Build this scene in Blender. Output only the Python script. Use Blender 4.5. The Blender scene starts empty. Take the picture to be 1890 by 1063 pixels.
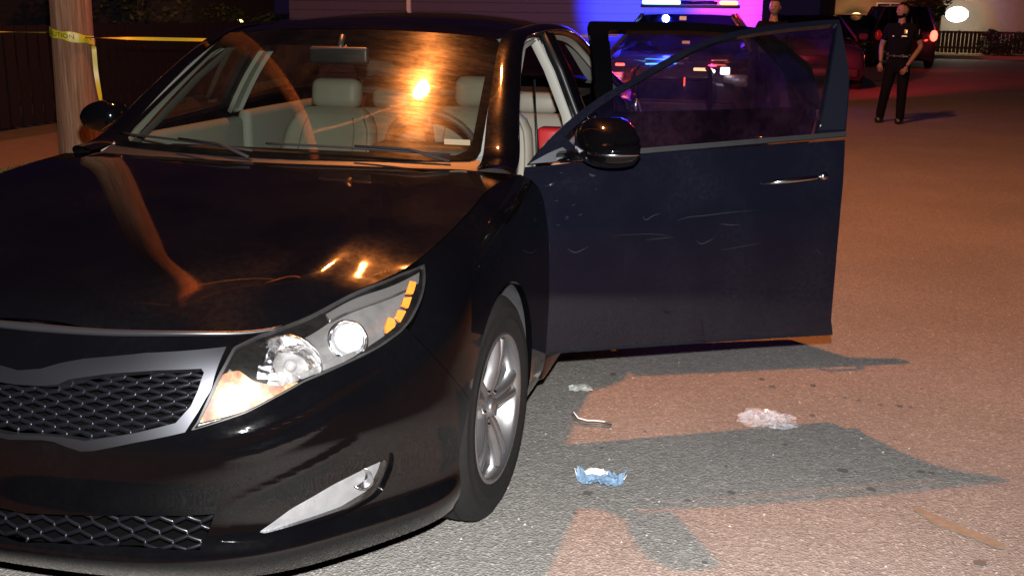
import bpy, bmesh, math, random
import numpy as np
from mathutils import Vector, Matrix, noise
from mathutils.bvhtree import BVHTree
from mathutils.geometry import delaunay_2d_cdt
random.seed(7)
SC = bpy.context.scene
COL = SC.collection
R = math.radians

# ------------------------------------------------------------------ camera
CAM = Vector((1.644, -2.963, 1.464)); YAW, PITCH, ROLL, FPX = .2364, .246, .013, 2033.5
fwd = Vector((-math.sin(YAW)*math.cos(PITCH), math.cos(YAW)*math.cos(PITCH), -math.sin(PITCH)))
rt0 = Vector((math.cos(YAW), math.sin(YAW), 0)); up0 = rt0.cross(fwd)
RT = rt0*math.cos(ROLL)+up0*math.sin(ROLL); UP = -rt0*math.sin(ROLL)+up0*math.cos(ROLL); FW = fwd
cam = bpy.data.cameras.new('camera'); camo = bpy.data.objects.new('camera', cam); COL.objects.link(camo)
m = Matrix((RT, UP, -FW)).transposed().to_4x4(); m.translation = CAM; camo.matrix_world = m
cam.sensor_width = 36; cam.lens = FPX/1890*36; cam.clip_start = .05; cam.clip_end = 400
SC.camera = camo
# ------------------------------------------------------------------ night sky, exposure
w = bpy.data.worlds.new('World'); SC.world = w; w.use_nodes = True
wn = w.node_tree.nodes; wl = w.node_tree.links
bg = wn['Background']; bg.inputs[0].default_value = (.026, .015, .055, 1); bg.inputs[1].default_value = .20
vs = SC.view_settings; vs.view_transform = 'Standard'; vs.look = 'None'; vs.gamma = 1; vs.use_curve_mapping = False
vs.exposure = 0
SC.cycles.max_bounces = 8; SC.cycles.transparent_max_bounces = 16; SC.cycles.caustics_reflective = False
SC.cycles.caustics_refractive = False; SC.cycles.use_denoising = True; SC.cycles.sample_clamp_indirect = 4

def light(name, kind, loc, power, color, size=.05, direction=None, parent=None, spot=None, shape=None):
    l = bpy.data.lights.new(name, kind); l.energy = power; l.color = color
    if kind == 'AREA':
        l.shape = shape or 'DISK'; l.size = size if not isinstance(size, tuple) else size[0]
        if isinstance(size, tuple): l.shape = 'RECTANGLE'; l.size_y = size[1]
    else: l.shadow_soft_size = size
    if spot: l.spot_size = spot; l.spot_blend = .5
    o = bpy.data.objects.new(name, l); COL.objects.link(o); o.location = loc
    if direction is not None: o.rotation_euler = Vector(direction).to_track_quat('-Z', 'Y').to_euler()
    if parent: o.parent = parent
    return o
# the photographer's flash, held just above the lens
light('camera_flash', 'SPOT', CAM+UP*.16+RT*.02, 1500, (1, .97, .95), .02, FW, spot=R(75))

# ------------------------------------------------------------------ materials
def newmat(name):
    m = bpy.data.materials.new(name); m.use_nodes = True
    return m, m.node_tree.nodes, m.node_tree.links, m.node_tree.nodes['Principled BSDF']
def pm(name, col, rough=.5, metal=0, coat=0, spec=.5, emit=None, es=0, nscale=0, namt=.3, bump=0, coat_rough=.03):
    m, n, l, b = newmat(name)
    b.inputs['Base Color'].default_value = (*col, 1); b.inputs['Roughness'].default_value = rough
    b.inputs['Metallic'].default_value = metal; b.inputs['Coat Weight'].default_value = coat
    b.inputs['Coat Roughness'].default_value = coat_rough; b.inputs['Specular IOR Level'].default_value = spec
    if emit: b.inputs['Emission Color'].default_value = (*emit, 1); b.inputs['Emission Strength'].default_value = es
    if nscale:
        tc = n.new('ShaderNodeTexCoord'); nz = n.new('ShaderNodeTexNoise'); nz.inputs['Scale'].default_value = nscale
        nz.inputs['Detail'].default_value = 6; l.new(tc.outputs['Object'], nz.inputs['Vector'])
        mx = n.new('ShaderNodeMix'); mx.data_type = 'RGBA'; mx.blend_type = 'MIX'
        mx.inputs[6].default_value = (*[c*(1-namt) for c in col], 1); mx.inputs[7].default_value = (*[min(1, c*(1+namt)) for c in col], 1)
        l.new(nz.outputs['Fac'], mx.inputs[0]); l.new(mx.outputs[2], b.inputs['Base Color'])
        if bump:
            bp = n.new('ShaderNodeBump'); bp.inputs['Strength'].default_value = bump; bp.inputs['Distance'].default_value = .01
            l.new(nz.outputs['Fac'], bp.inputs['Height']); l.new(bp.outputs[0], b.inputs['Normal'])
    return m
def ramp(n, l, src, stops):
    r = n.new('ShaderNodeValToRGB'); e = r.color_ramp.elements
    while len(e) < len(stops): e.new(.5)
    for i, (p, c) in enumerate(stops): e[i].position = p; e[i].color = (*c, 1) if len(c) == 3 else c
    l.new(src, r.inputs[0]); return r
def mapping(n, l, scale=(1, 1, 1), rot=(0, 0, 0), loc=(0, 0, 0), coord='Object'):
    tc = n.new('ShaderNodeTexCoord'); mp = n.new('ShaderNodeMapping'); l.new(tc.outputs[coord], mp.inputs[0])
    mp.inputs['Scale'].default_value = scale; mp.inputs['Rotation'].default_value = rot; mp.inputs['Location'].default_value = loc
    return mp.outputs[0]
def noise_tex(n, l, vec, scale, detail=5, rough=.55):
    z = n.new('ShaderNodeTexNoise'); z.inputs['Scale'].default_value = scale; z.inputs['Detail'].default_value = detail
    z.inputs['Roughness'].default_value = rough; l.new(vec, z.inputs['Vector']); return z.outputs['Fac']
def math_node(n, l, op, a, b=None):
    q = n.new('ShaderNodeMath'); q.operation = op
    for i, v in enumerate((a, b)):
        if v is None: continue
        if isinstance(v, (int, float)): q.inputs[i].default_value = v
        else: l.new(v, q.inputs[i])
    return q.outputs[0]

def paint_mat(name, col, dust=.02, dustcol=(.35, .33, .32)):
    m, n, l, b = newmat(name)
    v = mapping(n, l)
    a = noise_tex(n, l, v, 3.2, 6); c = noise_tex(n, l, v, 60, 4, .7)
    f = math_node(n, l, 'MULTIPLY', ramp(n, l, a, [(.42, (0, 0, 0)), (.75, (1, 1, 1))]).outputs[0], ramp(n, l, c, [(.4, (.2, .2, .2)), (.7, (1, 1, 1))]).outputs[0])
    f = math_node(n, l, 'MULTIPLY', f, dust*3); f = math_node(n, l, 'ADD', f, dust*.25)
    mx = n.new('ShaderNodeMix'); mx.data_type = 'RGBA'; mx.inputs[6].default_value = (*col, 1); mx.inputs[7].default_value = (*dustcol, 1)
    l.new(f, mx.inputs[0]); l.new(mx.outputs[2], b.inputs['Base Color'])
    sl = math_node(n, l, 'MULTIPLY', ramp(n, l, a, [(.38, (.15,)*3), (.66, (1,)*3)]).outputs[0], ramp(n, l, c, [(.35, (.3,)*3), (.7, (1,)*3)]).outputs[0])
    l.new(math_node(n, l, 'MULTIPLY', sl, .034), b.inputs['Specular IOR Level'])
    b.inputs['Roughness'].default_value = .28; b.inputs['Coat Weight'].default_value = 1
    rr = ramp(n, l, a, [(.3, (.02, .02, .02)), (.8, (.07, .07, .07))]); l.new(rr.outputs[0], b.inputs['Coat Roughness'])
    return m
BLACK = paint_mat('black_car_paint', (.0012, .0012, .0016), .0016)
DOORP = paint_mat('dusty_blue_sheen_door_paint', (.003, .0033, .0070), .006, (.26, .27, .36))  # dusty; the bluish tone stands in for reflected night sky
TRIM = pm('black_plastic', (.012, .012, .013), .45, nscale=40)
RUBBER = pm('tyre_rubber', (.009, .0088, .0085), .7, spec=.25, nscale=30, bump=.2)
DARK = pm('dark_cavity', (.002, .002, .002), .9, spec=0)
CHROME = pm('chrome', (.62, .62, .63), .16, 1)
SATIN = pm('satin_chrome', (.10, .104, .118), .40, 1, nscale=6, namt=.12)
ALLOY = pm('alloy_wheel_silver', (.34, .34, .35), .27, .9, nscale=20, namt=.15)
BEIGE = pm('grey_beige_leather', (.225, .21, .17), .55, nscale=14, namt=.12, bump=.1)
BEIGE2 = pm('pale_interior_trim', (.27, .27, .245), .7, nscale=9, namt=.08)
DASH = pm('brown_black_dashboard', (.06, .045, .035), .5, nscale=30)
AMBER = pm('amber_plastic', (.75, .20, .02), .3, coat=1, emit=(1, .25, .02), es=.25)
REDP = pm('red_plastic', (.35, .012, .015), .4)
WHITE = pm('white_card', (.75, .73, .68), .6)

def thin_glass(name, tint=(.8, .85, .83), refl=1.0, dirt=0., dirtcol=(.5, .45, .4), rough=.02, glow=0):
    m, n, l, b = newmat(name); n.remove(b); out = n['Material Output']
    tr = n.new('ShaderNodeBsdfTransparent'); tr.inputs[0].default_value = (*tint, 1)
    gl = n.new('ShaderNodeBsdfGlossy'); gl.inputs['Roughness'].default_value = rough
    fr = n.new('ShaderNodeFresnel'); ge = n.new('ShaderNodeNewGeometry')   # one thin pane: the same from both sides
    l.new(math_node(n, l, 'SUBTRACT', 1.5, math_node(n, l, 'MULTIPLY', ge.outputs['Backfacing'], 1.5-1/1.5)), fr.inputs[0])
    f = math_node(n, l, 'MULTIPLY', fr.outputs[0], refl)
    mx = n.new('ShaderNodeMixShader'); l.new(f, mx.inputs[0]); l.new(tr.outputs[0], mx.inputs[1]); l.new(gl.outputs[0], mx.inputs[2])
    res = mx.outputs[0]
    if dirt:
        v = mapping(n, l); a = noise_tex(n, l, v, 4.0, 8, .65); c = noise_tex(n, l, mapping(n, l, (1, 6, 6)), 9, 5, .7)
        g = math_node(n, l, 'MULTIPLY', ramp(n, l, a, [(.35, (.15,)*3), (.72, (1,)*3)]).outputs[0], ramp(n, l, c, [(.3, (.3,)*3), (.75, (1,)*3)]).outputs[0])
        g = math_node(n, l, 'MULTIPLY', g, dirt)
        df = n.new('ShaderNodeBsdfDiffuse'); df.inputs[0].default_value = (*dirtcol, 1)
        g2 = n.new('ShaderNodeBsdfGlossy'); g2.inputs['Roughness'].default_value = .19; g2.inputs[0].default_value = (.5, .5, .5, 1)
        ad = n.new('ShaderNodeMixShader'); ad.inputs[0].default_value = .8; l.new(df.outputs[0], ad.inputs[1]); l.new(g2.outputs[0], ad.inputs[2])
        if glow:
            tl = n.new('ShaderNodeBsdfTranslucent'); tl.inputs[0].default_value = (*dirtcol, 1); a3 = n.new('ShaderNodeMixShader'); a3.inputs[0].default_value = glow
            l.new(ad.outputs[0], a3.inputs[1]); l.new(tl.outputs[0], a3.inputs[2]); ad = a3
        m2 = n.new('ShaderNodeMixShader'); l.new(g, m2.inputs[0]); l.new(res, m2.inputs[1]); l.new(ad.outputs[0], m2.inputs[2]); res = m2.outputs[0]
    l.new(res, out.inputs[0]); return m
WSGLASS = thin_glass('windshield_glass', (.56, .60, .54), 1.0, .085, (.36, .32, .28))
SIDEGLASS = thin_glass('tinted_side_glass', (.60, .60, .68), 1.0, .16, (.5, .5, .55), glow=.85)
CLEAR = thin_glass('clear_lens', (.9, .91, .92), 1.2, .14, (.5, .48, .46), .04)
SMOKEGLASS = thin_glass('dark_glass', (.12, .12, .14), 1.0, .03)

# ------------------------------------------------------------------ objects
def link(o, parent=None):
    COL.objects.link(o)
    if parent: o.parent = parent
    return o
def thing(name, label, cat, loc=(0, 0, 0), rz=0, group=None):
    o = bpy.data.objects.new(name, None); o.empty_display_size = .2; o.location = loc; o.rotation_euler = (0, 0, rz)
    COL.objects.link(o); o['label'] = label; o['category'] = cat
    if group: o['group'] = group
    return o
def tag(o, label, cat, group=None):
    o['label'] = label; o['category'] = cat
    if group: o['group'] = group
    return o
def mesh(name, V, F, mat, parent=None, smooth=True, normals=None, off=None):
    if off is not None: V = [tuple(Vector(v)-off) for v in V]
    me = bpy.data.meshes.new(name); me.from_pydata([tuple(v) for v in V], [], [tuple(int(i) for i in f) for f in F]); me.update()
    if smooth: me.polygons.foreach_set('use_smooth', [True]*len(me.polygons))
    if normals is not None: me.normals_split_custom_set_from_vertices([tuple(v) for v in normals])
    ms = mat if isinstance(mat, (list, tuple)) else [mat]
    for q in ms: me.materials.append(q)
    return link(bpy.data.objects.new(name, me), parent)
def from_bm(name, bm, mat, parent=None, smooth=False):
    me = bpy.data.meshes.new(name); bm.normal_update(); bm.to_mesh(me); bm.free()
    if smooth:
        me.polygons.foreach_set('use_smooth', [True]*len(me.polygons))
        if smooth == 'auto': me.set_sharp_from_angle(angle=R(35))
    for q in (mat if isinstance(mat, (list, tuple)) else [mat]): me.materials.append(q)
    return link(bpy.data.objects.new(name, me), parent)
def bm_box(bm, c, d, rot=None, bev=0, seg=2):
    r = bmesh.ops.create_cube(bm, size=1); vs_ = r['verts']
    bmesh.ops.scale(bm, vec=d, verts=vs_)
    if bev:
        es = list({e for v in vs_ for e in v.link_edges})
        q = bmesh.ops.bevel(bm, geom=es, offset=bev, segments=seg, affect='EDGES', profile=.5)
        vs_ = list({v for f in q['faces'] for v in f.verts} | {v for v in vs_ if v.is_valid})
    if rot is not None: bmesh.ops.rotate(bm, cent=(0, 0, 0), matrix=rot, verts=vs_)
    bmesh.ops.translate(bm, vec=c, verts=vs_)
    return vs_
def box(name, c, d, mat, parent=None, rot=None, bev=0, seg=2, smooth=False):
    bm = bmesh.new(); bm_box(bm, c, d, rot, bev, seg); return from_bm(name, bm, mat, parent, 'auto' if bev else smooth)
def tube_vf(pts, rad, n=8, cap=True, flat=1.0):
    pts = [Vector(p) for p in pts]; V = []; F = []
    rads = rad if isinstance(rad, (list, tuple)) else [rad]*len(pts)
    up = Vector((0, 0, 1))
    for i, p in enumerate(pts):
        t = (pts[min(i+1, len(pts)-1)]-pts[max(i-1, 0)]).normalized()
        a = t.cross(up)
        if a.length < 1e-3: a = t.cross(Vector((0, 1, 0)))
        a.normalize(); b = t.cross(a)
        for k in range(n):
            th = 2*math.pi*k/n; V.append(p+a*math.cos(th)*rads[i]+b*math.sin(th)*rads[i]*flat)
    for i in range(len(pts)-1):
        for k in range(n): F.append((i*n+k, i*n+(k+1) % n, (i+1)*n+(k+1) % n, (i+1)*n+k))
    if cap: F.append(tuple(range(n-1, -1, -1))); F.append(tuple(range((len(pts)-1)*n, len(pts)*n)))
    return V, F
def tube(name, pts, rad, mat, parent=None, n=8, flat=1.0):
    V, F = tube_vf(pts, rad, n, True, flat); return mesh(name, V, F, mat, parent)
def lathe_vf(prof, axis='z', n=32, centre=(0, 0, 0), mat3=None):
    V = []; F = []
    for (r, h) in prof:
        for k in range(n):
            t = 2*math.pi*k/n; p = Vector((r*math.cos(t), r*math.sin(t), h))
            if mat3 is not None: p = mat3 @ p
            V.append(p+Vector(centre))
    for i in range(len(prof)-1):
        for k in range(n): F.append((i*n+k, i*n+(k+1) % n, (i+1)*n+(k+1) % n, (i+1)*n+k))
    return V, F
def lathe(name, prof, mat, parent=None, n=32, centre=(0, 0, 0), d=(0, 0, 1)):
    m3 = Vector((0, 0, 1)).rotation_difference(Vector(d).normalized()).to_matrix()
    V, F = lathe_vf(prof, n=n, centre=centre, mat3=m3); return mesh(name, V, F, mat, parent)

# ------------------------------------------------------------------ smooth sheets
def nat_spline(k, y, x):
    """natural cubic spline through y (n, ...) at knots k, read at x"""
    k = np.asarray(k, float); y = np.asarray(y, float); n = len(k); h = np.diff(k)
    A = np.zeros((n, n)); B = np.zeros(y.shape); A[0, 0] = A[-1, -1] = 1
    for i in range(1, n-1):
        A[i, i-1] = h[i-1]; A[i, i] = 2*(h[i-1]+h[i]); A[i, i+1] = h[i]
        B[i] = 6*((y[i+1]-y[i])/h[i]-(y[i]-y[i-1])/h[i-1])
    M = np.linalg.solve(A, B.reshape(n, -1)).reshape(y.shape)
    x = np.asarray(x, float); i = np.clip(np.searchsorted(k, x)-1, 0, n-2)
    sh = (-1,)+(1,)*(y.ndim-1); hi = h[i].reshape(sh); a = (k[i+1]-x).reshape(sh); b = (x-k[i]).reshape(sh)
    return M[i]*a**3/(6*hi)+M[i+1]*b**3/(6*hi)+(y[i]/hi-M[i]*hi/6)*a+(y[i+1]/hi-M[i+1]*hi/6)*b
class Surf:
    """smooth sheet through a net of points net[i][j]; (u, v) are roughly metres along the two ways"""
    def __init__(s, net, xf=None, nu=150, nv=60, uk=None, vk=None, sym=False):
        net = np.array(net, float)
        if sym:
            mr = net[1:][::-1].copy(); mr[..., 0] *= -1; netx = np.concatenate([mr, net])
        else: netx = net
        mid = net.shape[1]//2
        uk0 = np.concatenate([[0], np.cumsum(np.linalg.norm(np.diff(net[:, mid], axis=0), axis=1))])
        if uk is not None: uk0 = np.array(uk, float)
        vv = np.linalg.norm(np.diff(net, axis=1), axis=2).mean(0)
        vk0 = np.concatenate([[0], np.cumsum(vv)]) if vk is None else np.array(vk, float)
        s.U, s.Vm = uk0[-1], vk0[-1]; s.uk, s.vk = uk0, vk0
        ukx = np.concatenate([-uk0[1:][::-1], uk0]) if sym else uk0
        s.su = np.linspace(0, s.U, nu); s.sv = np.linspace(0, s.Vm, nv)
        g = nat_spline(ukx, netx, s.su); g = nat_spline(vk0, g.transpose(1, 0, 2), s.sv).transpose(1, 0, 2)
        s.g = g; s.sym = sym; s.xf = xf
        s.bvh = None
    def _w(s, t, n):
        t = np.clip(t, 0, n-1); i = np.clip(np.floor(t).astype(int), 0, n-2); f = t-i
        idx = np.stack([i-1, i, i+1, i+2], -1)
        W = np.stack([-.5*f+f**2-.5*f**3, 1-2.5*f**2+1.5*f**3, .5*f+2*f**2-1.5*f**3, -.5*f**2+.5*f**3], -1)
        lo = idx[:, 0] < 0; W[lo, 1] += 2*W[lo, 0]; W[lo, 2] -= W[lo, 0]; W[lo, 0] = 0
        hi = idx[:, 3] > n-1; W[hi, 2] += 2*W[hi, 3]; W[hi, 1] -= W[hi, 3]; W[hi, 3] = 0
        return np.clip(idx, 0, n-1), W
    def ev(s, uv, off=0):
        uv = np.atleast_2d(np.array(uv, float)); e = 1e-3
        def P(u, v):
            iu, wu = s._w(u/s.U*(len(s.su)-1), len(s.su)); iv, wv = s._w(v/s.Vm*(len(s.sv)-1), len(s.sv))
            return np.einsum('na,nb,nabc->nc', wu, wv, s.g[iu[:, :, None], iv[:, None, :]])
        u, v = uv[:, 0], uv[:, 1]
        ua, ub = np.clip(u-e, 0, s.U), np.clip(u+e, 0, s.U); va, vb = np.clip(v-e, 0, s.Vm), np.clip(v+e, 0, s.Vm)
        du = P(ub, v)-P(ua, v); dv = P(u, vb)-P(u, va)
        if s.sym:
            c = u < 2*e; du[c, 1] = 0; du[c, 2] = 0
        N = np.cross(du, dv); N /= np.linalg.norm(N, axis=1)[:, None]+1e-12
        return P(u, v)+N*np.reshape(off, (-1, 1)) if np.ndim(off) else P(u, v)+N*off, N
    def tree(s):
        if s.bvh is None:
            nu, nv = len(s.su), len(s.sv); V = [Vector(p) for p in s.g.reshape(-1, 3)]
            if s.xf is not None: V = [s.xf @ v for v in V]
            T = []; s.T = T
            for i in range(nu-1):
                for j in range(nv-1):
                    a = i*nv+j; T.append((a, a+nv, a+nv+1)); T.append((a, a+nv+1, a+1))
            s.V3 = V; s.bvh = BVHTree.FromPolygons(V, T)
        return s.bvh
    def cast(s, o, d):
        """the (u, v) where a line meets the sheet"""
        h = s.tree().ray_cast(Vector(o), Vector(d).normalized())
        if h[0] is None:
            best = None
            o = Vector(o); d = Vector(d).normalized()
            for i, v in enumerate(s.V3):
                t = (v-o).dot(d); q = (v-o-d*t).length
                if t > 0 and (best is None or q < best[0]): best = (q, i)
            i = best[1]; nv = len(s.sv); return (s.su[i//nv], s.sv[i % nv])
        t = s.T[h[2]]; A, B, C = (s.V3[k] for k in t); p = h[0]
        n = (B-A).cross(C-A); ar = n.length_squared
        wa = (C-B).cross(p-B).dot(n)/ar; wb = (A-C).cross(p-C).dot(n)/ar; wc = 1-wa-wb
        nv = len(s.sv); U = sum(w_*s.su[k//nv] for w_, k in zip((wa, wb, wc), t)); V_ = sum(w_*s.sv[k % nv] for w_, k in zip((wa, wb, wc), t))
        return (float(U), float(V_))
    def at(s, x, y):
        """where the photograph's point (x, y) lies on the sheet"""
        d = FW+RT*((x-945)/FPX)-UP*((y-531.5)/FPX)
        return s.cast(CAM, d)
    def px(s, pts): return [s.at(*p) for p in pts]
def rounded(pts, r=.01, n=3):
    """round the corners of a closed outline"""
    out = []; N = len(pts)
    for i in range(N):
        a, b, c = (np.array(pts[(i+k) % N], float) for k in (-1, 0, 1))
        la, lc = np.linalg.norm(a-b), np.linalg.norm(c-b); q = min(r, la*.4, lc*.4)
        if la < 1e-6 or lc < 1e-6: out.append(tuple(b)); continue
        p0 = b+(a-b)/la*q; p2 = b+(c-b)/lc*q
        for k in range(n+1):
            t = k/n; out.append(tuple((1-t)**2*p0+2*t*(1-t)*b+t*t*p2))
    return out
def smooth_curve(pts, n=8):
    """Catmull-Rom through an open list of points"""
    P = [np.array(p, float) for p in pts]; P = [2*P[0]-P[1]]+P+[2*P[-1]-P[-2]]; out = []
    for i in range(1, len(P)-2):
        for k in range(n):
            t = k/n; out.append(tuple(.5*((2*P[i])+(-P[i-1]+P[i+1])*t+(2*P[i-1]-5*P[i]+4*P[i+1]-P[i+2])*t*t+(-P[i-1]+3*P[i]-3*P[i+1]+P[i+2])*t**3)))
    out.append(tuple(P[-2])); return out
def inpoly(P, poly):
    P = np.asarray(P); q = np.asarray(poly); c = np.zeros(len(P), bool); n = len(q)
    for i in range(n):
        x0, y0 = q[i]; x1, y1 = q[(i+1) % n]
        k = ((y0 > P[:, 1]) != (y1 > P[:, 1]))
        with np.errstate(divide='ignore', invalid='ignore'): xx = (x1-x0)*(P[:, 1]-y0)/(y1-y0+1e-15)+x0
        c ^= k & (P[:, 0] < xx)
    return c
def patch(name, mat, S, inc, exc=(), h=.03, off=0., thick=.014, parent=None, mirror=False, both=False, sub=None, back=False, bulge=None):
    """a piece of a sheet inside the outline inc and outside the outlines exc, with a turned-in edge"""
    vs_, es = [], []
    for poly in [inc, *exc]:
        d = []
        for i in range(len(poly)):
            a = np.array(poly[i], float); b = np.array(poly[(i+1) % len(poly)], float); L = np.linalg.norm(b-a)
            if L < 1e-5: continue
            for k in range(max(1, int(math.ceil(L/h)))): d.append(a+(b-a)*k/max(1, int(math.ceil(L/h))))
        o = len(vs_); vs_ += [tuple(p) for p in d]; es += [(o+k, o+(k+1) % len(d)) for k in range(len(d))]
    q = np.array(inc); lo, hi = q.min(0), q.max(0)
    gx, gy = np.meshgrid(np.arange(lo[0]+h*.5, hi[0], h), np.arange(lo[1]+h*.5, hi[1], h)); G = np.stack([gx.ravel(), gy.ravel()], 1)
    if len(G):
        k = inpoly(G, inc)
        for e in exc: k &= ~inpoly(G, e)
        B = np.array(vs_); G = G[k]
        if len(G): G = G[np.concatenate([(np.abs(B[None]-G[q:q+500, None]).max(2).min(1) > h*.35) for q in range(0, len(G), 500)])]
        vs_ += [tuple(g) for g in G]
    r = delaunay_2d_cdt([Vector(v) for v in vs_], es, [], 0, 1e-6)
    P = np.array([tuple(v) for v in r[0]]); T = [f for f in r[2]]
    tri = []
    for f in T:
        for k in range(1, len(f)-1): tri.append((f[0], f[k], f[k+1]))
    C_ = np.array([P[list(t)].mean(0) for t in tri]); k = inpoly(C_, inc)
    for e in exc: k &= ~inpoly(C_, e)
    ar = np.array([(P[t[1]][0]-P[t[0]][0])*(P[t[2]][1]-P[t[0]][1])-(P[t[1]][1]-P[t[0]][1])*(P[t[2]][0]-P[t[0]][0]) for t in tri])
    k &= np.abs(ar) > 1e-10
    tri = [t if a > 0 else (t[0], t[2], t[1]) for t, kk, a in zip(tri, k, ar) if kk]
    used = sorted({i for t in tri for i in t}); mp = {i: j for j, i in enumerate(used)}; P = P[used]; tri = [tuple(mp[i] for i in t) for t in tri]
    o_ = off if bulge is None else off+np.array([bulge(p) for p in P])
    X, N = S.ev(P, o_)
    if bulge is not None:
        e_ = 2e-3; q_ = []
        for du_, dv_ in ((e_, 0), (-e_, 0), (0, e_), (0, -e_)):
            Pq = P+np.array([du_, dv_]); Pq[:, 0] = np.clip(Pq[:, 0], 0, S.U); Pq[:, 1] = np.clip(Pq[:, 1], 0, S.Vm); q_.append(S.ev(Pq, off+np.array([bulge(p) for p in Pq]))[0])
        M_ = np.cross(q_[0]-q_[1], q_[2]-q_[3]); M_ /= np.linalg.norm(M_, axis=1)[:, None]+1e-12; edge = P[:, 0] < 2e-3; M_[edge] = N[edge]; N = M_
    cnt = {}
    for t in tri:
        for a, b in ((t[0], t[1]), (t[1], t[2]), (t[2], t[0])): cnt[(a, b)] = cnt.get((a, b), 0)+1
    bd = [(a, b) for (a, b) in cnt if (b, a) not in cnt and not (S.sym and P[a][0] < 2e-4 and P[b][0] < 2e-4)]
    V = [tuple(x) for x in X]; NN = [tuple(x) for x in N]; F = list(tri)
    if thick:
        idx = sorted({i for e in bd for i in e}); ctr = P.mean(0)
        top = {i: len(V)+j for j, i in enumerate(idx)}
        en = {i: np.zeros(3) for i in idx}
        for a, b in bd:
            d = np.cross(X[b]-X[a], N[a]); d /= np.linalg.norm(d)+1e-12; en[a] += d; en[b] += d
        for i in idx: V.append(tuple(X[i])); NN.append(tuple(en[i]/(np.linalg.norm(en[i])+1e-9)))
        bot = {i: len(V)+j for j, i in enumerate(idx)}
        for i in idx: V.append(tuple(X[i]-N[i]*thick)); NN.append(tuple(en[i]/(np.linalg.norm(en[i])+1e-9)))
        for a, b in bd: F.append((top[b], top[a], bot[a], bot[b]))
        if back:
            o = len(V); V += [tuple(x-n_*thick) for x, n_ in zip(X, N)]; NN += [tuple(-n_) for n_ in N]
            F += [(t[0]+o, t[2]+o, t[1]+o) for t in tri]
    if both or mirror:
        V2 = [(-x, y, z) for x, y, z in V]; N2 = [(-x, y, z) for x, y, z in NN]; F2 = [tuple(reversed(f)) for f in F]
        if mirror: V, NN, F = V2, N2, F2
        else: o = len(V); V = V+V2; NN = NN+N2; F = F+[tuple(i+o for i in f) for f in F2]
    return mesh(name, V, F, mat, parent, True, NN, sub)

# ================================================================== SETTING: ground, verge
def asphalt():
    m, n, l, b = newmat('asphalt')
    v = mapping(n, l)
    big = noise_tex(n, l, v, .9, 5); mid = noise_tex(n, l, v, 14, 4); 
    vo = n.new('ShaderNodeTexVoronoi'); vo.inputs['Scale'].default_value = 130; l.new(v, vo.inputs['Vector'])
    vo2 = n.new('ShaderNodeTexVoronoi'); vo2.inputs['Scale'].default_value = 190; l.new(v, vo2.inputs['Vector'])
    sep = n.new('ShaderNodeSeparateColor'); l.new(vo.outputs['Color'], sep.inputs[0])
    stone = ramp(n, l, sep.outputs[0], [(0, (.145, .138, .126)), (.35, (.182, .174, .160)), (.72, (.218, .209, .194)), (.95, (.255, .245, .228)), (1, (.36, .345, .32))])
    mx = n.new('ShaderNodeMix'); mx.data_type = 'RGBA'; mx.blend_type = 'MULTIPLY'; mx.inputs[0].default_value = 1
    g = ramp(n, l, big, [(.3, (.86, .86, .86)), (.7, (1.1, 1.1, 1.1))])
    l.new(stone.outputs[0], mx.inputs[6]); l.new(g.outputs[0], mx.inputs[7])
    # small dark spots of oil and gum
    sp = noise_tex(n, l, v, 11, 2, .4); spf = ramp(n, l, sp, [(.20, (.5,)*3), (.25, (1,)*3)])
    mx2 = n.new('ShaderNodeMix'); mx2.data_type = 'RGBA'; mx2.blend_type = 'MULTIPLY'; mx2.inputs[0].default_value = 1
    l.new(mx.outputs[2], mx2.inputs[6]); l.new(spf.outputs[0], mx2.inputs[7]); l.new(mx2.outputs[2], b.inputs['Base Color'])
    b.inputs['Roughness'].default_value = .8
    bp = n.new('ShaderNodeBump'); bp.inputs['Strength'].default_value = .8; bp.inputs['Distance'].default_value = .004
    l.new(vo.outputs['Distance'], bp.inputs['Height'])
    bp2 = n.new('ShaderNodeBump'); bp2.inputs['Strength'].default_value = .4; bp2.inputs['Distance'].default_value = .01
    l.new(mid, bp2.inputs['Height']); l.new(bp.outputs[0], bp2.inputs['Normal']); l.new(bp2.outputs[0], b.inputs['Normal'])
    return m
ASPH = asphalt()
o = mesh('ground', [(-140, -40, 0), (140, -40, 0), (140, 260, 0), (-140, 260, 0)], [(0, 1, 2, 3)], ASPH, smooth=False); o['kind'] = 'structure'
GRASS = pm('grass_green', (.05, .085, .02), .8, nscale=9, namt=.5)
SOIL = pm('soil', (.045, .04, .025), .95, nscale=4, namt=.4)
CONC = pm('kerb_concrete', (.26, .24, .22), .85, nscale=25, namt=.15)
KX = -2.45
o = box('kerb', (KX-.075, 20, .06), (.15, 64, .13), CONC, bev=.02); o['kind'] = 'structure'
o = mesh('verge', [(KX-.15, -12, .115), (KX-.15, 52, .115), (-4.6, 52, .115), (-4.6, -12, .115)], [(0, 1, 2, 3)], SOIL, smooth=False); o['kind'] = 'structure'
o = mesh('sidewalk', [(-4.6, -12, .125), (-4.6, 52, .125), (-6.0, 52, .125), (-6.0, -12, .125)], [(0, 1, 2, 3)], pm('sidewalk_concrete', (.10, .075, .07), .9, nscale=8), smooth=False); o['kind'] = 'structure'
o = mesh('lawn', [(-6, -12, .12), (-6, 52, .12), (-60, 52, .12), (-60, -12, .12)], [(0, 1, 2, 3)], SOIL, smooth=False); o['kind'] = 'structure'
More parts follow.
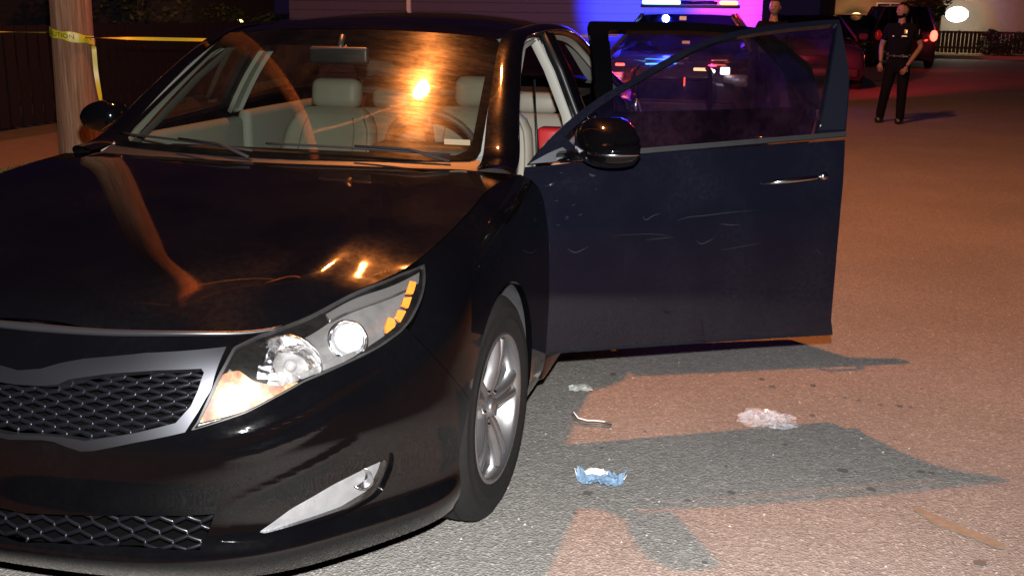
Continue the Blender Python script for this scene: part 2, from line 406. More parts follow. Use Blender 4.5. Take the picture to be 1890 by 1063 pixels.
def grass(name, n, xr, yr, z, hh=.07):
    V, F = [], []
    for i in range(n):
        x = random.uniform(*xr); y = random.uniform(*yr); a = random.uniform(0, 6.28); hgt = hh*random.uniform(.5, 1.3); w_ = .004
        dx, dy = math.cos(a)*w_, math.sin(a)*w_; lx, ly = random.gauss(0, .02), random.gauss(0, .02); k = len(V)
        V += [(x-dx, y-dy, z), (x+dx, y+dy, z), (x+lx+dx*.7, y+ly+dy*.7, z+hgt*.6), (x+lx*2.2, y+ly*2.2, z+hgt)]; F += [(k, k+1, k+2), (k, k+2, k+3)]
    o = mesh(name, V, F, GRASS, smooth=False); o['kind'] = 'stuff'; o['label'] = 'short green grass on the roadside verge around the utility pole'; o['category'] = 'grass'; return o
grass('grass', 42000, (-4.5, -2.65), (.5, 9), .115)

# ================================================================== THE SEDAN (faces -y, its left side is +x)
car = thing('black_sedan', 'black four-door sedan with its driver side doors open and headlight glowing, closest to the camera', 'car', (0, 0, 0))
Z0 = [.17, .22, .32, .45, .53, .61, .67, .71, .745]
Y0 = [-.90, -.945, -.957, -.963, -.960, -.935, -.905, -.875, -.845]
def col(x, dy, zt, ytop=None, xs=(.97, .985, 1, 1, 1, 1, .99, .985, .98), zs=None, xt=None):
    r = []
    for j in range(9):
        z = Z0[j] if zs is None else zs[j]
        r.append([x*xs[j], Y0[j]+dy, z])
    r[8][2] = zt
    if ytop is not None: r[8][1] = ytop
    if xt is not None: r[8][0] = xt
    return r
def expl(xs, ys, zs): return [[a, b, c] for a, b, c in zip(xs, ys, zs)]
NET = [
 col(0, 0, .745), col(.2, .008, .746),
 col(.4, .045, .748, -.795),
 expl([.535, .548, .555, .558, .558, .556, .552, .549, .545], [-.79, -.822, -.832, -.838, -.835, -.812, -.783, -.742, -.695], [.17, .22, .32, .45, .53, .61, .67, .715, .747]),
 expl([.655, .675, .687, .690, .690, .686, .680, .672, .660], [-.675, -.70, -.708, -.714, -.712, -.690, -.665, -.625, -.572], [.17, .22, .32, .45, .53, .62, .69, .745, .798]),
 expl([.768, .788, .798, .802, .802, .798, .788, .768, .735], [-.54, -.56, -.566, -.57, -.568, -.55, -.53, -.505, -.475], [.175, .225, .32, .45, .54, .63, .71, .775, .826]),
 expl([.852, .872, .886, .890, .890, .884, .868, .840, .790], [-.38, -.395, -.40, -.402, -.40, -.395, -.385, -.37, -.35], [.18, .23, .325, .455, .55, .65, .735, .805, .862]),
 expl([.872, .892, .905, .911, .911, .906, .892, .864, .808], [-.225, -.23, -.232, -.234, -.232, -.23, -.222, -.205, -.17], [.19, .24, .335, .465, .565, .67, .76, .835, .893]),
 expl([.876, .896, .910, .916, .917, .913, .902, .875, .812], [0, 0, 0, 0, 0, 0, 0, .005, .02], [.20, .25, .35, .475, .58, .69, .785, .865, .922]),
 expl([.875, .897, .909, .914, .915, .911, .902, .878, .808], [.27, .27, .27, .27, .27, .27, .27, .27, .27], [.205, .26, .36, .485, .595, .71, .81, .89, .948]),
 expl([.878, .90, .911, .916, .916, .912, .902, .882, .845], [.58, .58, .58, .58, .58, .58, .58, .575, .565], [.21, .265, .37, .50, .61, .725, .825, .905, .955]),
 expl([.88, .902, .912, .917, .917, .913, .904, .888, .862], [.90, .90, .90, .90, .90, .90, .90, .90, .90], [.215, .27, .375, .505, .62, .735, .835, .92, .985]),
 expl([.88, .902, .912, .917, .918, .914, .906, .891, .868], [1.35]*9, [.215, .27, .38, .515, .63, .75, .85, .94, 1.012]),
 expl([.88, .902, .912, .917, .918, .915, .907, .892, .868], [1.85]*9, [.215, .27, .38, .52, .64, .765, .87, .96, 1.035]),
 expl([.88, .902, .912, .918, .919, .915, .905, .888, .855], [2.4]*9, [.215, .27, .385, .525, .65, .78, .89, .985, 1.055]),
 expl([.87, .895, .908, .915, .916, .910, .897, .870, .81], [2.85]*9, [.22, .275, .39, .53, .66, .79, .90, 1.0, 1.065]),
 expl([.83, .855, .872, .885, .887, .880, .865, .83, .75], [3.3, 3.3, 3.3, 3.3, 3.3, 3.3, 3.3, 3.29, 3.27], [.23, .29, .40, .54, .67, .80, .91, 1.01, 1.075]),
 expl([.74, .765, .785, .80, .803, .795, .775, .74, .67], [3.60, 3.64, 3.66, 3.67, 3.66, 3.64, 3.62, 3.59, 3.54], [.24, .30, .41, .55, .68, .81, .92, 1.02, 1.085]),
 expl([.50, .52, .53, .54, .54, .53, .52, .50, .46], [3.76, 3.81, 3.83, 3.84, 3.83, 3.80, 3.77, 3.74, 3.69], [.25, .31, .42, .56, .69, .82, .93, 1.03, 1.09]),
 expl([0]*9, [3.82, 3.87, 3.89, 3.90, 3.89, 3.86, 3.83, 3.80, 3.75], [.25, .31, .42, .56, .69, .82, .93, 1.035, 1.09]),
]
for i_ in range(7):                       # lower lip stands proud and makes a ledge
    c_ = NET[i_]; d_ = np.array([c_[2][0]*.75, c_[2][1]-.1, 0]); d_ /= np.linalg.norm(d_)
    for j_, q_, zz_ in ((0, .010, -.004), (1, .017, .004), (2, -.010, -.028)):
        c_[j_] = [c_[j_][0]+(d_[0]*q_ if i_ else 0), c_[j_][1]+d_[1]*q_, c_[j_][2]+zz_]
S = Surf(NET, nu=420, nv=70, sym=True)
CU = S.uk; VT = S.Vm
def side_uv(y, z): return S.cast((3, y, z), (-1, 0, 0))
def u_at_y(y): return side_uv(y, .6)[0]
# outlines traced on the body
HL = rounded(S.px([(351, 795), (363, 780), (388, 726), (415, 670), (431, 640), (480, 616), (529, 594), (578, 571), (632, 548), (685, 526), (740, 504), (784, 487), (786, 515), (777, 556), (759, 592), (740, 613), (704, 639), (667, 659), (614, 683), (561, 705), (508, 734), (454, 762)]), .008)
GO_px = [(418, 641), (391, 716), (366, 760), (342, 797), (250, 816), (174, 831), (150, 832), (120, 822), (100, 814), (77, 811)]
GO = [(0, S.at(22, 681)[1])]+S.px([(77, 681), (112, 671), (155, 663), (273, 652)])+S.px(GO_px)+[(0, S.at(24, 811)[1])]
GI = [(0, S.at(22, 712)[1])]+S.px([(77, 712), (107, 710), (131, 700), (202, 690), (290, 684), (372, 681), (377, 688), (366, 720), (353, 749), (325, 780), (249, 799), (159, 813), (117, 806), (77, 803)])+[(0, S.at(24, 802)[1])]
LG = [(0, S.at(20, 950)[1])]+S.px([(77, 948), (240, 950), (396, 948), (368, 1014), (240, 1008), (77, 1000)])+[(0, S.at(20, 998)[1])]
FOG = rounded(S.px([(478, 983), (540, 941), (620, 896), (680, 866), (717, 849), (712, 872), (698, 900), (690, 912), (640, 940), (560, 966), (490, 985)]), .012)
FOGB = rounded(S.px([(400, 1000), (440, 952), (520, 905), (620, 864), (728, 832), (726, 862), (708, 904), (692, 920), (640, 948), (560, 976), (470, 1000)]), .015)
ARCH = []
for k in range(0, 33):
    th = math.pi*(k/32); y, z = -.372*math.cos(th), .335+.372*math.sin(th); ARCH.append(side_uv(y, z))
yb0, yb1 = side_uv(-.372, .335), side_uv(.372, .335)
ARCH = [(yb0[0]+.006, -.05), (yb0[0], yb0[1]*.5)]+ARCH+[(yb1[0], yb1[1]*.5), (yb1[0], -.05)]
RARCH = [(u_at_y(2.795-.37), -.05)]+[side_uv(2.795-.372*math.cos(math.pi*k/24), .335+.372*math.sin(math.pi*k/24)) for k in range(25)]+[(u_at_y(2.795+.37), -.05)]
hood_c = S.at(523, 603)           # where the hood corner meets the lamp
tipuv = S.at(788, 487)
seam_top = S.at(748, 606)
G_ = .004
bump_out = [(0, 0), (yb0[0]+.02, 0), (yb0[0]+.01, .2), side_uv(-.35, .48), (seam_top[0]+.01, seam_top[1]-.01), (tipuv[0]*.5+hood_c[0]*.5, VT), (0, VT)]
HLX = [(a, b) for a, b in HL]+[]
# region above the lamp belongs to hood / fender, so the bumper stops there
above = [(hood_c[0], VT+.01), (hood_c[0]-.002, VT-.002)]+S.px([(578, 574), (685, 529), (788, 488)])+[(tipuv[0], VT+.01)]
RIDGES = [(S.px([(400, 945), (470, 912), (530, 885), (600, 850), (665, 812)]), .0060, .016), (S.px([(385, 818), (460, 800), (540, 765), (640, 708), (735, 650)]), .0045, .018), (S.px([(400, 848), (480, 832), (560, 800), (650, 745)]), .0040, .018)]
def ridge(p):
    z = 0
    for line, amp, wd in RIDGES:
        best = 9; L_ = len(line)-1
        for i in range(L_):
            a, b = np.array(line[i]), np.array(line[i+1]); t = float(np.clip(np.dot(p-a, b-a)/np.dot(b-a, b-a), 0, 1)); d = np.linalg.norm(p-a-(b-a)*t); f = (i+t)/L_
            if d < best: best, ff = d, f
        if best < wd*4: z += amp*math.exp(-(best/wd)**2)*math.sin(math.pi*min(1, max(0, ff)))**.7
    return z
patch('front_bumper', BLACK, S, bump_out, [HL, [(-.01, GO[0][1])]+GO+[(-.01, GO[-1][1])], [(-.01, LG[0][1])]+LG+[(-.01, LG[-1][1])], FOGB, ARCH, above], h=.0115, parent=car, both=True, thick=.02, bulge=ridge)
ud = u_at_y(.60)
door_edge = [side_uv(.60, .22), side_uv(.60, .5), side_uv(.59, .75), side_uv(.565, .88), (S.cast((3, .53, .93), (-1, 0, 0)))]
fender = [(yb0[0]+.012, 0), (ud, 0)]+door_edge+[(u_at_y(.50), VT), (tipuv[0]-.02, VT), (tipuv[0]-.01, tipuv[1]-.005), (seam_top[0]+.014, seam_top[1]-.012), side_uv(-.35, .482), (yb0[0]+.014, .2)]
for mir in (False, True):
    patch('fender', BLACK, S, fender, [HL, ARCH], h=.03, parent=car, mirror=mir, thick=.02)
# hood: height over the plan, fitted to the hood edge
top = S.g[:, -1]; te = top[(top[:, 1] < .52) & (S.su < 2.6)]
HX = te[:, 0]; HY = te[:, 1]; HZ = te[:, 2]
_k = np.argsort(HY); HYs, HXs, HZs = HY[_k], HX[_k], HZ[_k]
ysn = np.concatenate([[-.8449], np.linspace(-.842, -.70, 12), np.linspace(-.68, .50, 20)])
tt_ = ysn+.86; zc = .742+.20*tt_-.041*tt_**2+.0567*(1-np.exp(-tt_/.07))
net = []
for p in np.linspace(0, 1, 33):
    c = []
    for y, z0 in zip(ysn, zc):
        we = np.interp(y, HYs, HXs); ze = np.interp(y, HYs, HZs)
        rear = .30*max(0, (y+.1)/.6)**2*.0
        x = we*p
        prof = 1-p**2.3
        z = ze+(z0-ze)*prof
        cr = .55+.10*np.clip((y+.7)/1.2, 0, 1)            # raised crease along the hood
        z += .011*math.exp(-((x-cr)/.06)**2)*(.5-.5*math.cos(math.pi*float(np.clip((y+.78)/.25, 0, 1))))*(.25+.75*(.5+.5*math.cos(math.pi*float(np.clip((y+.45)/.4, 0, 1)))))*(1-math.exp(-(max(0, we-x)/.08)**2))
        c.append([x, y+.0*p, z])
    net.append(c)
net = np.array(net)
Hd = Surf(net, nu=130, nv=110, sym=True, uk=np.linspace(0, .8, 33), vk=np.concatenate([[0], np.cumsum(np.maximum(np.diff(ysn), .006))]))
HU, HV = Hd.U, Hd.Vm
# rear edge of the hood bows forward in the middle
rear = [(HU*(1-k/12), Hd.vk[np.searchsorted(ysn, .30)] + (HV-Hd.vk[np.searchsorted(ysn, .30)])*(1-k/12)**2*.9) for k in range(13)]
hood_poly = [(0, .008), (HU*.5, .008), (HU-.001, .008), (HU-.004, HV*.3), (HU-.005, HV*.6)]+rear
patch('hood', BLACK, Hd, hood_poly, h=.022, parent=car, both=True, thick=.015)
# tube added on the hood lip: covers the gap, lighter paint holds the highlight
X, N = S.ev([(u, VT) for u in np.linspace(0, hood_c[0]-.004, 26)], 0)
hp_ = [Vector((-x[0], x[1]-.001, x[2]-.003)) for x in X[::-1]]+[Vector((x[0], x[1]-.001, x[2]-.003)) for x in X[1:]]
LIPM = pm('hood_lip_highlight', (.012, .012, .014), .36, coat=.15, coat_rough=.2)
tube('hood_lip', hp_, [.011-.006*abs(p.x)/.55 for p in hp_], LIPM, car, 8)
# ---- grille
patch('grille_frame', SATIN, S, GO+GI[::-1], h=.012, off=.004, thick=.03, parent=car, both=True)
g = patch('grille', DARK, S, GI, h=.03, off=-.055, thick=0, parent=car, both=True)
def mesh_grille(name, S, poly, off, cu, cv, r, parent):
    """lattice of small wavy ribs: hexagon-like cells"""
    V, F = [], []; P = np.array(poly); u1 = P[:, 0].max(); v0, v1 = P[:, 1].min(), P[:, 1].max()
    rows = int((v1-v0)/cv)+2; cols_ = int(u1/cu)+2
    def seg(a, b, rr):
        mid = np.array([((a[0]+b[0])/2, (a[1]+b[1])/2)])
        if not (inpoly(mid, poly)[0]): return
        X, N = S.ev([a, b], off); t, F_ = tube_vf([X[0]-N[0]*0, (X[0]+X[1])/2+N[0]*rr*.4, X[1]], rr, 5, False, 1.6)
        for sx in (1, -1):
            k = len(V); V.extend([(p[0]*sx, p[1], p[2]) for p in t]); F.extend([tuple(i+k for i in (f if sx > 0 else f[::-1])) for f in F_])
    for j in range(rows):
        for i in range(cols_):
            u = i*cu+(j % 2)*cu/2; v = v0+j*cv
            seg((u-cu*.5, v-cv*.28), (u, v+cv*.28), r); seg((u, v+cv*.28), (u+cu*.5, v-cv*.28), r)
            seg((u-cu*.5, v-cv*.28), (u-cu*.5, v-cv*.72), r)
    return mesh(name, V, F, GRILL, parent)
GRILL = pm('grille_black', (.0035, .0035, .005), .36, spec=.14, coat=.06, coat_rough=.10)
mesh_grille('grille_mesh', S, GI, -.030, .062, .0200, .0042, g)
lg = patch('lower_grille', DARK, S, LG, h=.04, off=-.045, thick=-.04, parent=car, both=True)
mesh_grille('lower_grille_mesh', S, LG, -.022, .066, .0205, .0043, lg)
# ---- fog lamp
for mir in (False, True):
    fb = patch('fog_lamp', BLACK, S, FOGB, [FOG], h=.02, off=-.010, thick=.05, parent=car, mirror=mir)
    patch('fog_reflector', pm('fog_lamp_reflector', (.32, .32, .33), .34, .4, coat=1, nscale=26, namt=.35, bump=.35) if not mir else bpy.data.materials['fog_lamp_reflector'], S, FOG, h=.015, off=-.030, thick=.03, parent=fb, mirror=mir)
    patch('fog_glass', CLEAR, S, FOG, h=.02, off=-.006, thick=0, parent=fb, mirror=mir)
    X_, N_ = S.ev([S.at(684, 888)], -.034); c_ = Vector((X_[0][0]*(-1 if mir else 1), X_[0][1], X_[0][2]))
    lathe('fog_bowl', [(.003, 0), (.016, .003), (.026, .012), (.030, .022), (.026, .016), (.010, .0)], bpy.data.materials['chrome'], fb, 20, c_, (.15, -1, 0)); FOGC = c_
# ---- headlights
HOUS = pm('headlamp_housing', (.34, .33, .32), .30, .75, nscale=25, namt=.4, bump=.3)
REFL = pm('headlamp_reflector', (.85, .85, .87), .10, 1, nscale=45, namt=.3, bump=.9)
def lamp_mat():
    m, n, l, b = newmat('lit_turn_lamp')
    v = mapping(n, l); a = noise_tex(n, l, v, 22, 6, .7)
    c = ramp(n, l, a, [(.40, (.45, .07, .01)), (.50, (1, .34, .06)), (.57, (1, .70, .35)), (.64, (1, .93, .80))])
    l.new(c.outputs[0], b.inputs['Emission Color']); s_ = ramp(n, l, a, [(.35, (.25,)*3), (.55, (1,)*3)])
    l.new(math_node(n, l, 'MULTIPLY', s_.outputs[0], 1.35), b.inputs['Emission Strength']); b.inputs['Base Color'].default_value = (.08, .035, .015, 1)
    return m
LITL = lamp_mat()
PROJM = pm('projector_lens', (.8, .8, .82), .05, coat=1, emit=(.95, .97, 1), es=1.1)  # lens given its own white emission
CLEARB = pm('clear_bulb', (.7, .7, .7), .1, .6, coat=1)
def sphere(name, c, r, mat, parent, seg=20, scale=(1, 1, 1), half=None):
    bm = bmesh.new(); bmesh.ops.create_uvsphere(bm, u_segments=seg, v_segments=seg//2+2, radius=r)
    bmesh.ops.scale(bm, vec=scale, verts=bm.verts); bmesh.ops.translate(bm, vec=c, verts=bm.verts)
    return from_bm(name, bm, mat, parent, True)
for mir in (False, True):
    sx = -1 if mir else 1
    hl = patch('headlight', HOUS, S, HL, h=.02, off=-.075, thick=-.07, parent=car, mirror=mir)
    patch('headlight_lens', CLEAR, S, HL, h=.016, off=.001, thick=0, parent=hl, mirror=mir)
    rimm = [(a, b) for a, b in HL]; ctr = np.mean(HL, 0)
    rin = [tuple(np.array(p)+(ctr-np.array(p))/np.linalg.norm(ctr-np.array(p))*.007) for p in HL]
    patch('lens_rim', TRIM, S, HL, [rin], h=.016, off=-.002, thick=.01, parent=hl, mirror=mir)
    def inside(px_, off):
        X, N = S.ev([S.at(*px_)], off); return Vector((X[0][0]*sx, X[0][1], X[0][2]))
    dirv = Vector((.18*sx, -1, .02)).normalized()
    c1 = inside((549, 638), -.092)
    lathe('reflector_bowl', [(.004, .0), (.03, .004), (.055, .016), (.072, .038), (.080, .056), (.083, .056), (.078, .03), (.05, .0)], REFL, hl, 28, c1, dirv)
    sphere('bulb', c1+dirv*.03, .016, CLEARB, hl)
    c2 = inside((662, 607), -.06)
    lathe('projector', [(.028, 0), (.040, .01), (.046, .03), (.050, .034), (.046, .038), (.040, .034)], REFL, hl, 28, c2, dirv)
    sphere('projector_lens', c2+dirv*.022, .035, PROJM, hl, scale=(1, .8, 1))
    for q in ([(759, 514), (772, 516), (766, 539), (752, 537)], [(748, 546), (764, 545), (757, 567), (745, 561)], [(738, 569), (754, 572), (743, 594), (734, 583)], [(720, 583), (733, 587), (734, 601), (717, 615), (715, 602)]):
        patch('side_marker', AMBER, S, rounded(S.px(q), .003), h=.01, off=-.012, thick=.008, parent=hl, mirror=mir)
    patch('chrome_bezel', REFL, S, rounded(S.px([(476, 694), (482, 640), (502, 610), (530, 596), (512, 630), (506, 664), (520, 700)]), .004), h=.01, off=-.034, thick=.01, parent=hl, mirror=mir)
    patch('turn_lamp', LITL if not mir else HOUS, S, rounded(S.px([(362, 783), (410, 684), (440, 676), (470, 700), (520, 712), (560, 704), (508, 733), (454, 760)]), .01), h=.012, off=-.028, thick=.02, parent=hl, mirror=mir,
          bulge=None)
    patch('divider', HOUS, S, rounded(S.px([(560, 700), (640, 668), (664, 655), (664, 645), (620, 662), (556, 690)]), .004), h=.012, off=-.02, thick=.012, parent=hl, mirror=mir)
    patch('brow', pm('lamp_brow', (.30, .29, .28), .3, .8) if not mir else bpy.data.materials['lamp_brow'], S, S.px([(600, 566), (784, 490), (782, 512), (700, 545), (610, 578)]), h=.012, off=-.03, thick=.012, parent=hl, mirror=mir)

# ---- wheels
def make_wheel(loc, rz, side, parent):
    wroot = bpy.data.objects.new('wheel', None); wroot.empty_display_size = .1; link(wroot, parent); wroot.location = loc; wroot.rotation_euler = (0, 0, rz)
    # local: outward is +x for side 1
    m3 = Matrix.Rotation(math.pi/2, 3, 'Y') if side > 0 else Matrix.Rotation(-math.pi/2, 3, 'Y')
    prof = [(.212, .085), (.220, .098), (.232, .104), (.258, .107), (.262, .1095), (.266, .107), (.292, .103), (.296, .1045), (.300, .101), (.318, .092), (.330, .078), (.3340, .064), (.3345, .050), (.327, .047), (.327, .040), (.3352, .037), (.3355, .012), (.3275, .009), (.3275, -.009), (.3355, -.012), (.3352, -.037), (.327, -.040), (.327, -.047), (.3345, -.06), (.328, -.08), (.30, -.10), (.25, -.105), (.212, -.085)]
    V, F = lathe_vf(prof, n=72, mat3=m3); mesh('tyre', V, F, RUBBER, wroot)
    bm = bmesh.new()
    V, F = lathe_vf([(.224, .098), (.220, .103), (.213, .102), (.204, .090), (.198, .06), (.192, .0), (.195, -.08), (.21, -.09)], n=72, mat3=m3)
    V2, F2 = lathe_vf([(.0, -.02), (.12, -.02), (.192, -.01)], n=40, mat3=m3)
    me = bpy.data.meshes.new('rimtmp')
    rim = mesh('rim', V, F, ALLOY, wroot)
    mesh('brake_disc', V2, F2, pm('brake_disc', (.10, .095, .09), .5, .6) if 'brake_disc' not in bpy.data.materials else bpy.data.materials['brake_disc'], wroot)
    # five pairs of spokes
    for k in range(5):
        V, F = [], []
        for s2 in (-1, 1):
            a0 = 2*math.pi*k/5+math.pi/2+.05; 
            st = [(.035, .30, .020, .070), (.07, .19, .016, .082), (.11, .135, .013, .090), (.155, .125, .013, .096), (.200, .14, .016, .094)]
            o0 = len(V)
            for (r_, da, hw, hgt) in st:
                th = a0+s2*da; cx, cy = r_*math.cos(th), r_*math.sin(th); tx, ty = -math.sin(th), math.cos(th)
                for (q, hz) in ((-hw, hgt-.03), (-hw*.8, hgt-.004), (-hw*.35, hgt), (hw*.35, hgt), (hw*.8, hgt-.004), (hw, hgt-.03)):
                    V.append(m3 @ Vector((cx+tx*q, cy+ty*q, hz)))
            for i in range(len(st)-1):
                for j in range(5): a = o0+i*6+j; F.append((a, a+1, a+7, a+6))
        mesh('spoke', V, F, ALLOY, wroot)
    V, F = lathe_vf([(.0, .088), (.025, .088), (.029, .082), (.031, .07), (.062, .068), (.066, .05), (.07, .0)], n=32, mat3=m3); mesh('hub_cap', V, F, ALLOY, wroot)
    for k in range(5):
        th = 2*math.pi*(k+.5)/5+math.pi/2; c = m3 @ Vector((.052*math.cos(th), .052*math.sin(th), .066))
        v, f = lathe_vf([(.0, .012), (.007, .012), (.008, .0)], n=6, mat3=m3, centre=c); mesh('lug_nut', v, f, CHROME, wroot)
    return wroot
make_wheel((.797, 0, .3355), R(-3), 1, car); make_wheel((-.797, 0, .3355), R(-3), -1, car)
make_wheel((.80, 2.795, .3355), 0, 1, car); make_wheel((-.80, 2.795, .3355), 0, -1, car)
LINER = pm('wheel_liner_grey', (.035, .036, .04), .7, nscale=20, namt=.3, bump=.5)
for sx in (1, -1):
    for yc in (0, 2.795):
        V, F = [], []
        for i in range(25):
            th = math.pi*i/24
            for (x, r) in ((.893, .379), (.880, .384), (.86, .388), (.60, .40), (.58, .30)): V.append((sx*(x-(.05*max(0, math.cos(th)) if x > .7 and yc == 0 else 0)), yc-r*math.cos(th), .335+r*math.sin(th)))
        for i in range(24):
            for j in range(4): a = i*5+j; F.append((a, a+1, a+6, a+5) if sx > 0 else (a, a+5, a+6, a+1))
        mesh('wheel_liner', V[:], F, LINER, car)
# floor pan and firewall close the body from below
box('floor_pan', (0, 1.60, .24), (1.60, 3.6, .06), DARK, car); box('firewall', (0, .52, .55), (1.60, .05, .62), DARK, car)
box('sill', (.84, 1.6, .265), (.12, 1.95, .13), BLACK, car, bev=.03); box('sill', (-.84, 1.6, .265), (.12, 1.95, .13), BLACK, car, bev=.03)
box('engine_bay', (0, -.18, .45), (1.05, 1.15, .5), DARK, car)
# ---- right side doors and quarters, left quarter
u60, u175, u270 = u_at_y(.615), u_at_y(1.74), u_at_y(2.66)
v28 = side_uv(1.2, .29)[1]
def vtop(u): return VT
for nm, a, b in (('front_door', u60, u175-.003), ('rear_door', u175+.003, u270)):
    patch(nm, BLACK, S, [(a, v28), (b, v28), (b, VT), (a, VT)], [RARCH], h=.05, parent=car, mirror=True, thick=.03)
for mir in (False, True):
    patch('rear_quarter', BLACK, S, [(u270+.004, 0), (S.U, 0), (S.U, VT), (u270+.004, VT)], [RARCH], h=.05, parent=car, mirror=mir, thick=.02)

# ---- windshield, roof, pillars
def wnet():
    net = []
    for p in (0, .25, .5, .75, .9, 1.0):
        lo = np.array([.685*p, .375+.16*p*p, .985]); hi = np.array([.575*p, 1.15+.08*p*p, 1.388-.026*p*p]); c = []
        for t in (0, .25, .5, .75, 1): c.append(lo+(hi-lo)*t+np.array([0, -.002, .004])*math.sin(math.pi*t)*(1-.3*p*p))
        net.append(c)
    return net
W = Surf(wnet(), nu=40, nv=40, sym=True)
wsb = W.px([(892, 276), (902, 180), (903, 110), (898, 84)])
WU, WV = W.U, W.Vm
wspoly = [(0, 0), (WU-.03, 0), (WU-.008, .02), (WU, .06), (WU, WV-.03), (WU-.02, WV), (0, WV)]
patch('windshield', WSGLASS, W, wspoly, h=.05, parent=car, both=True, thick=0)
b_ = .035
FRIT = pm('black_glass_border', (.003, .003, .003), .9, spec=0)
patch('windshield_border', FRIT, W, wspoly, [[(-.01, .035), (WU-.075, .035), (WU-.045, .06), (WU-.032, .12), (WU-.032, WV-.16), (WU-.06, WV-.12), (-.01, WV-.12)]], h=.05, parent=car, both=True, off=-.003, thick=0)
# roof
def rnet():
    ys = [1.15, 1.265, 1.5, 1.85, 2.25, 2.66]; zc_ = [1.388, 1.412, 1.437, 1.455, 1.452, 1.418]; xe = [.575, .573, .565, .56, .56, .545]; ze = [1.362, 1.376, 1.394, 1.408, 1.405, 1.368]; dy = [.08, .065, .04, 0, 0, -.05]
    net = []
    for p in (0, .3, .6, .85, 1):
        net.append([[xe[i]*p, ys[i]+dy[i]*p*p, zc_[i]+(ze[i]-zc_[i])*p**2.2] for i in range(6)])
    return net
RF = Surf(rnet(), nu=40, nv=60, sym=True)
patch('roof', BLACK, RF, [(0, .004), (RF.U, .004), (RF.U, RF.Vm), (0, RF.Vm)], h=.05, parent=car, both=True, thick=.0)
patch('headliner', BEIGE2, RF, [(0, .02), (RF.U, .02), (RF.U, RF.Vm), (0, RF.Vm)], h=.08, off=-.035, parent=car, both=True, thick=.0)
# side frame: A-pillar, cantrail, C-pillar in one sweep
L_in = [(.70, .44, .972), (.690, .545, .985), (.658, .72, 1.085), (.620, .95, 1.225), (.578, 1.235, 1.362), (.567, 1.54, 1.396), (.56, 1.85, 1.409), (.56, 2.25, 1.405), (.545, 2.62, 1.369), (.56, 2.95, 1.262), (.585, 3.25, 1.13), (.60, 3.35, 1.09)]
L_out = [(.815, .50, .955), (.800, .62, .975), (.757, .80, 1.08), (.708, 1.02, 1.215), (.658, 1.28, 1.338), (.640, 1.56, 1.372), (.640, 1.85, 1.382), (.645, 2.25, 1.372), (.655, 2.60, 1.318), (.70, 2.86, 1.21), (.76, 3.08, 1.10), (.79, 3.18, 1.055)]
fn = []
for a, b in zip(L_in, L_out):
    a = np.array(a); b = np.array(b); c = (a+b)/2; n_ = np.array([.62, -.15, .75]); n_ /= np.linalg.norm(n_); w_ = np.linalg.norm(b-a)
    fn.append([a, a*.7+b*.3+n_*w_*.16, a*.3+b*.7+n_*w_*.18, b, b+np.array([-.012, .004, -.018])])
FS = Surf(fn, nu=120, nv=14)
for mir in (False, True):
    V = FS.g.reshape(-1, 3).copy(); nu, nv = FS.g.shape[:2]
    F = [(i*nv+j, i*nv+j+1, (i+1)*nv+j+1, (i+1)*nv+j) for i in range(nu-1) for j in range(nv-1)]
    if mir: V[:, 0] *= -1
    else: F = [f[::-1] for f in F]
    mesh('roof_pillar', V, F, BLACK, car)
    # pale trim on the inner face of the pillar
    V = FS.g.reshape(-1, 3).copy(); V[:, 0] -= .03; V[:, 2] -= .022; V[:, 1] += .01
    V = V[7*nv:]; F2_ = [tuple(i-7*nv for i in f) for f in F if min(f) >= 7*nv]
    if mir: V[:, 0] *= -1
    mesh('pillar_trim', V, F2_, BEIGE2, car)
    V, F3_ = [], []
    for q in L_in[1:6]:
        for dx, dy, dz in ((-.03, .03, -.025), (-.005, .12, -.035), (.045, .22, -.045)): V.append(((q[0]+dx)*(-1 if mir else 1), q[1]+dy, q[2]+dz))
    for i in range(4):
        for j in range(2): F3_.append((i*3+j, i*3+j+1, i*3+j+4, i*3+j+3))
    mesh('pillar_trim', V, F3_, BEIGE2, car)
# backlight and trunk
bk = []
for p in (0, .4, .8, 1):
    bk.append([[.545*p, 2.66-.05*p*p, 1.418-.05*p**2.2], [.57*p, 3.0, 1.285-.03*p*p], [.60*p, 3.36-.03*p*p, 1.105-.01*p]])
BK = Surf(bk, nu=30, nv=20, sym=True)
patch('rear_window', SMOKEGLASS, BK, [(0, 0), (BK.U, 0), (BK.U, BK.Vm), (0, BK.Vm)], h=.08, parent=car, both=True, thick=0)
tk = []
te2 = S.g[:, -1]; kk = te2[:, 1] > 3.0; tx = te2[kk]
for p in (0, .35, .7, 1):
    tk.append([[.80*p, 3.15, 1.06+.05*(1-p*p)], [.75*p, 3.3, 1.075+.04*(1-p*p)], [.70*p, 3.5, 1.085+.025*(1-p*p)], [.47*p, 3.69, 1.09+.01*(1-p*p)], [.44*p, 3.75-.05*p, 1.09]])
TK = Surf(tk, nu=30, nv=20, sym=True)
patch('trunk_lid', BLACK, TK, [(0, 0), (TK.U, 0), (TK.U, TK.Vm), (0, TK.Vm)], h=.08, parent=car, both=True, thick=0)
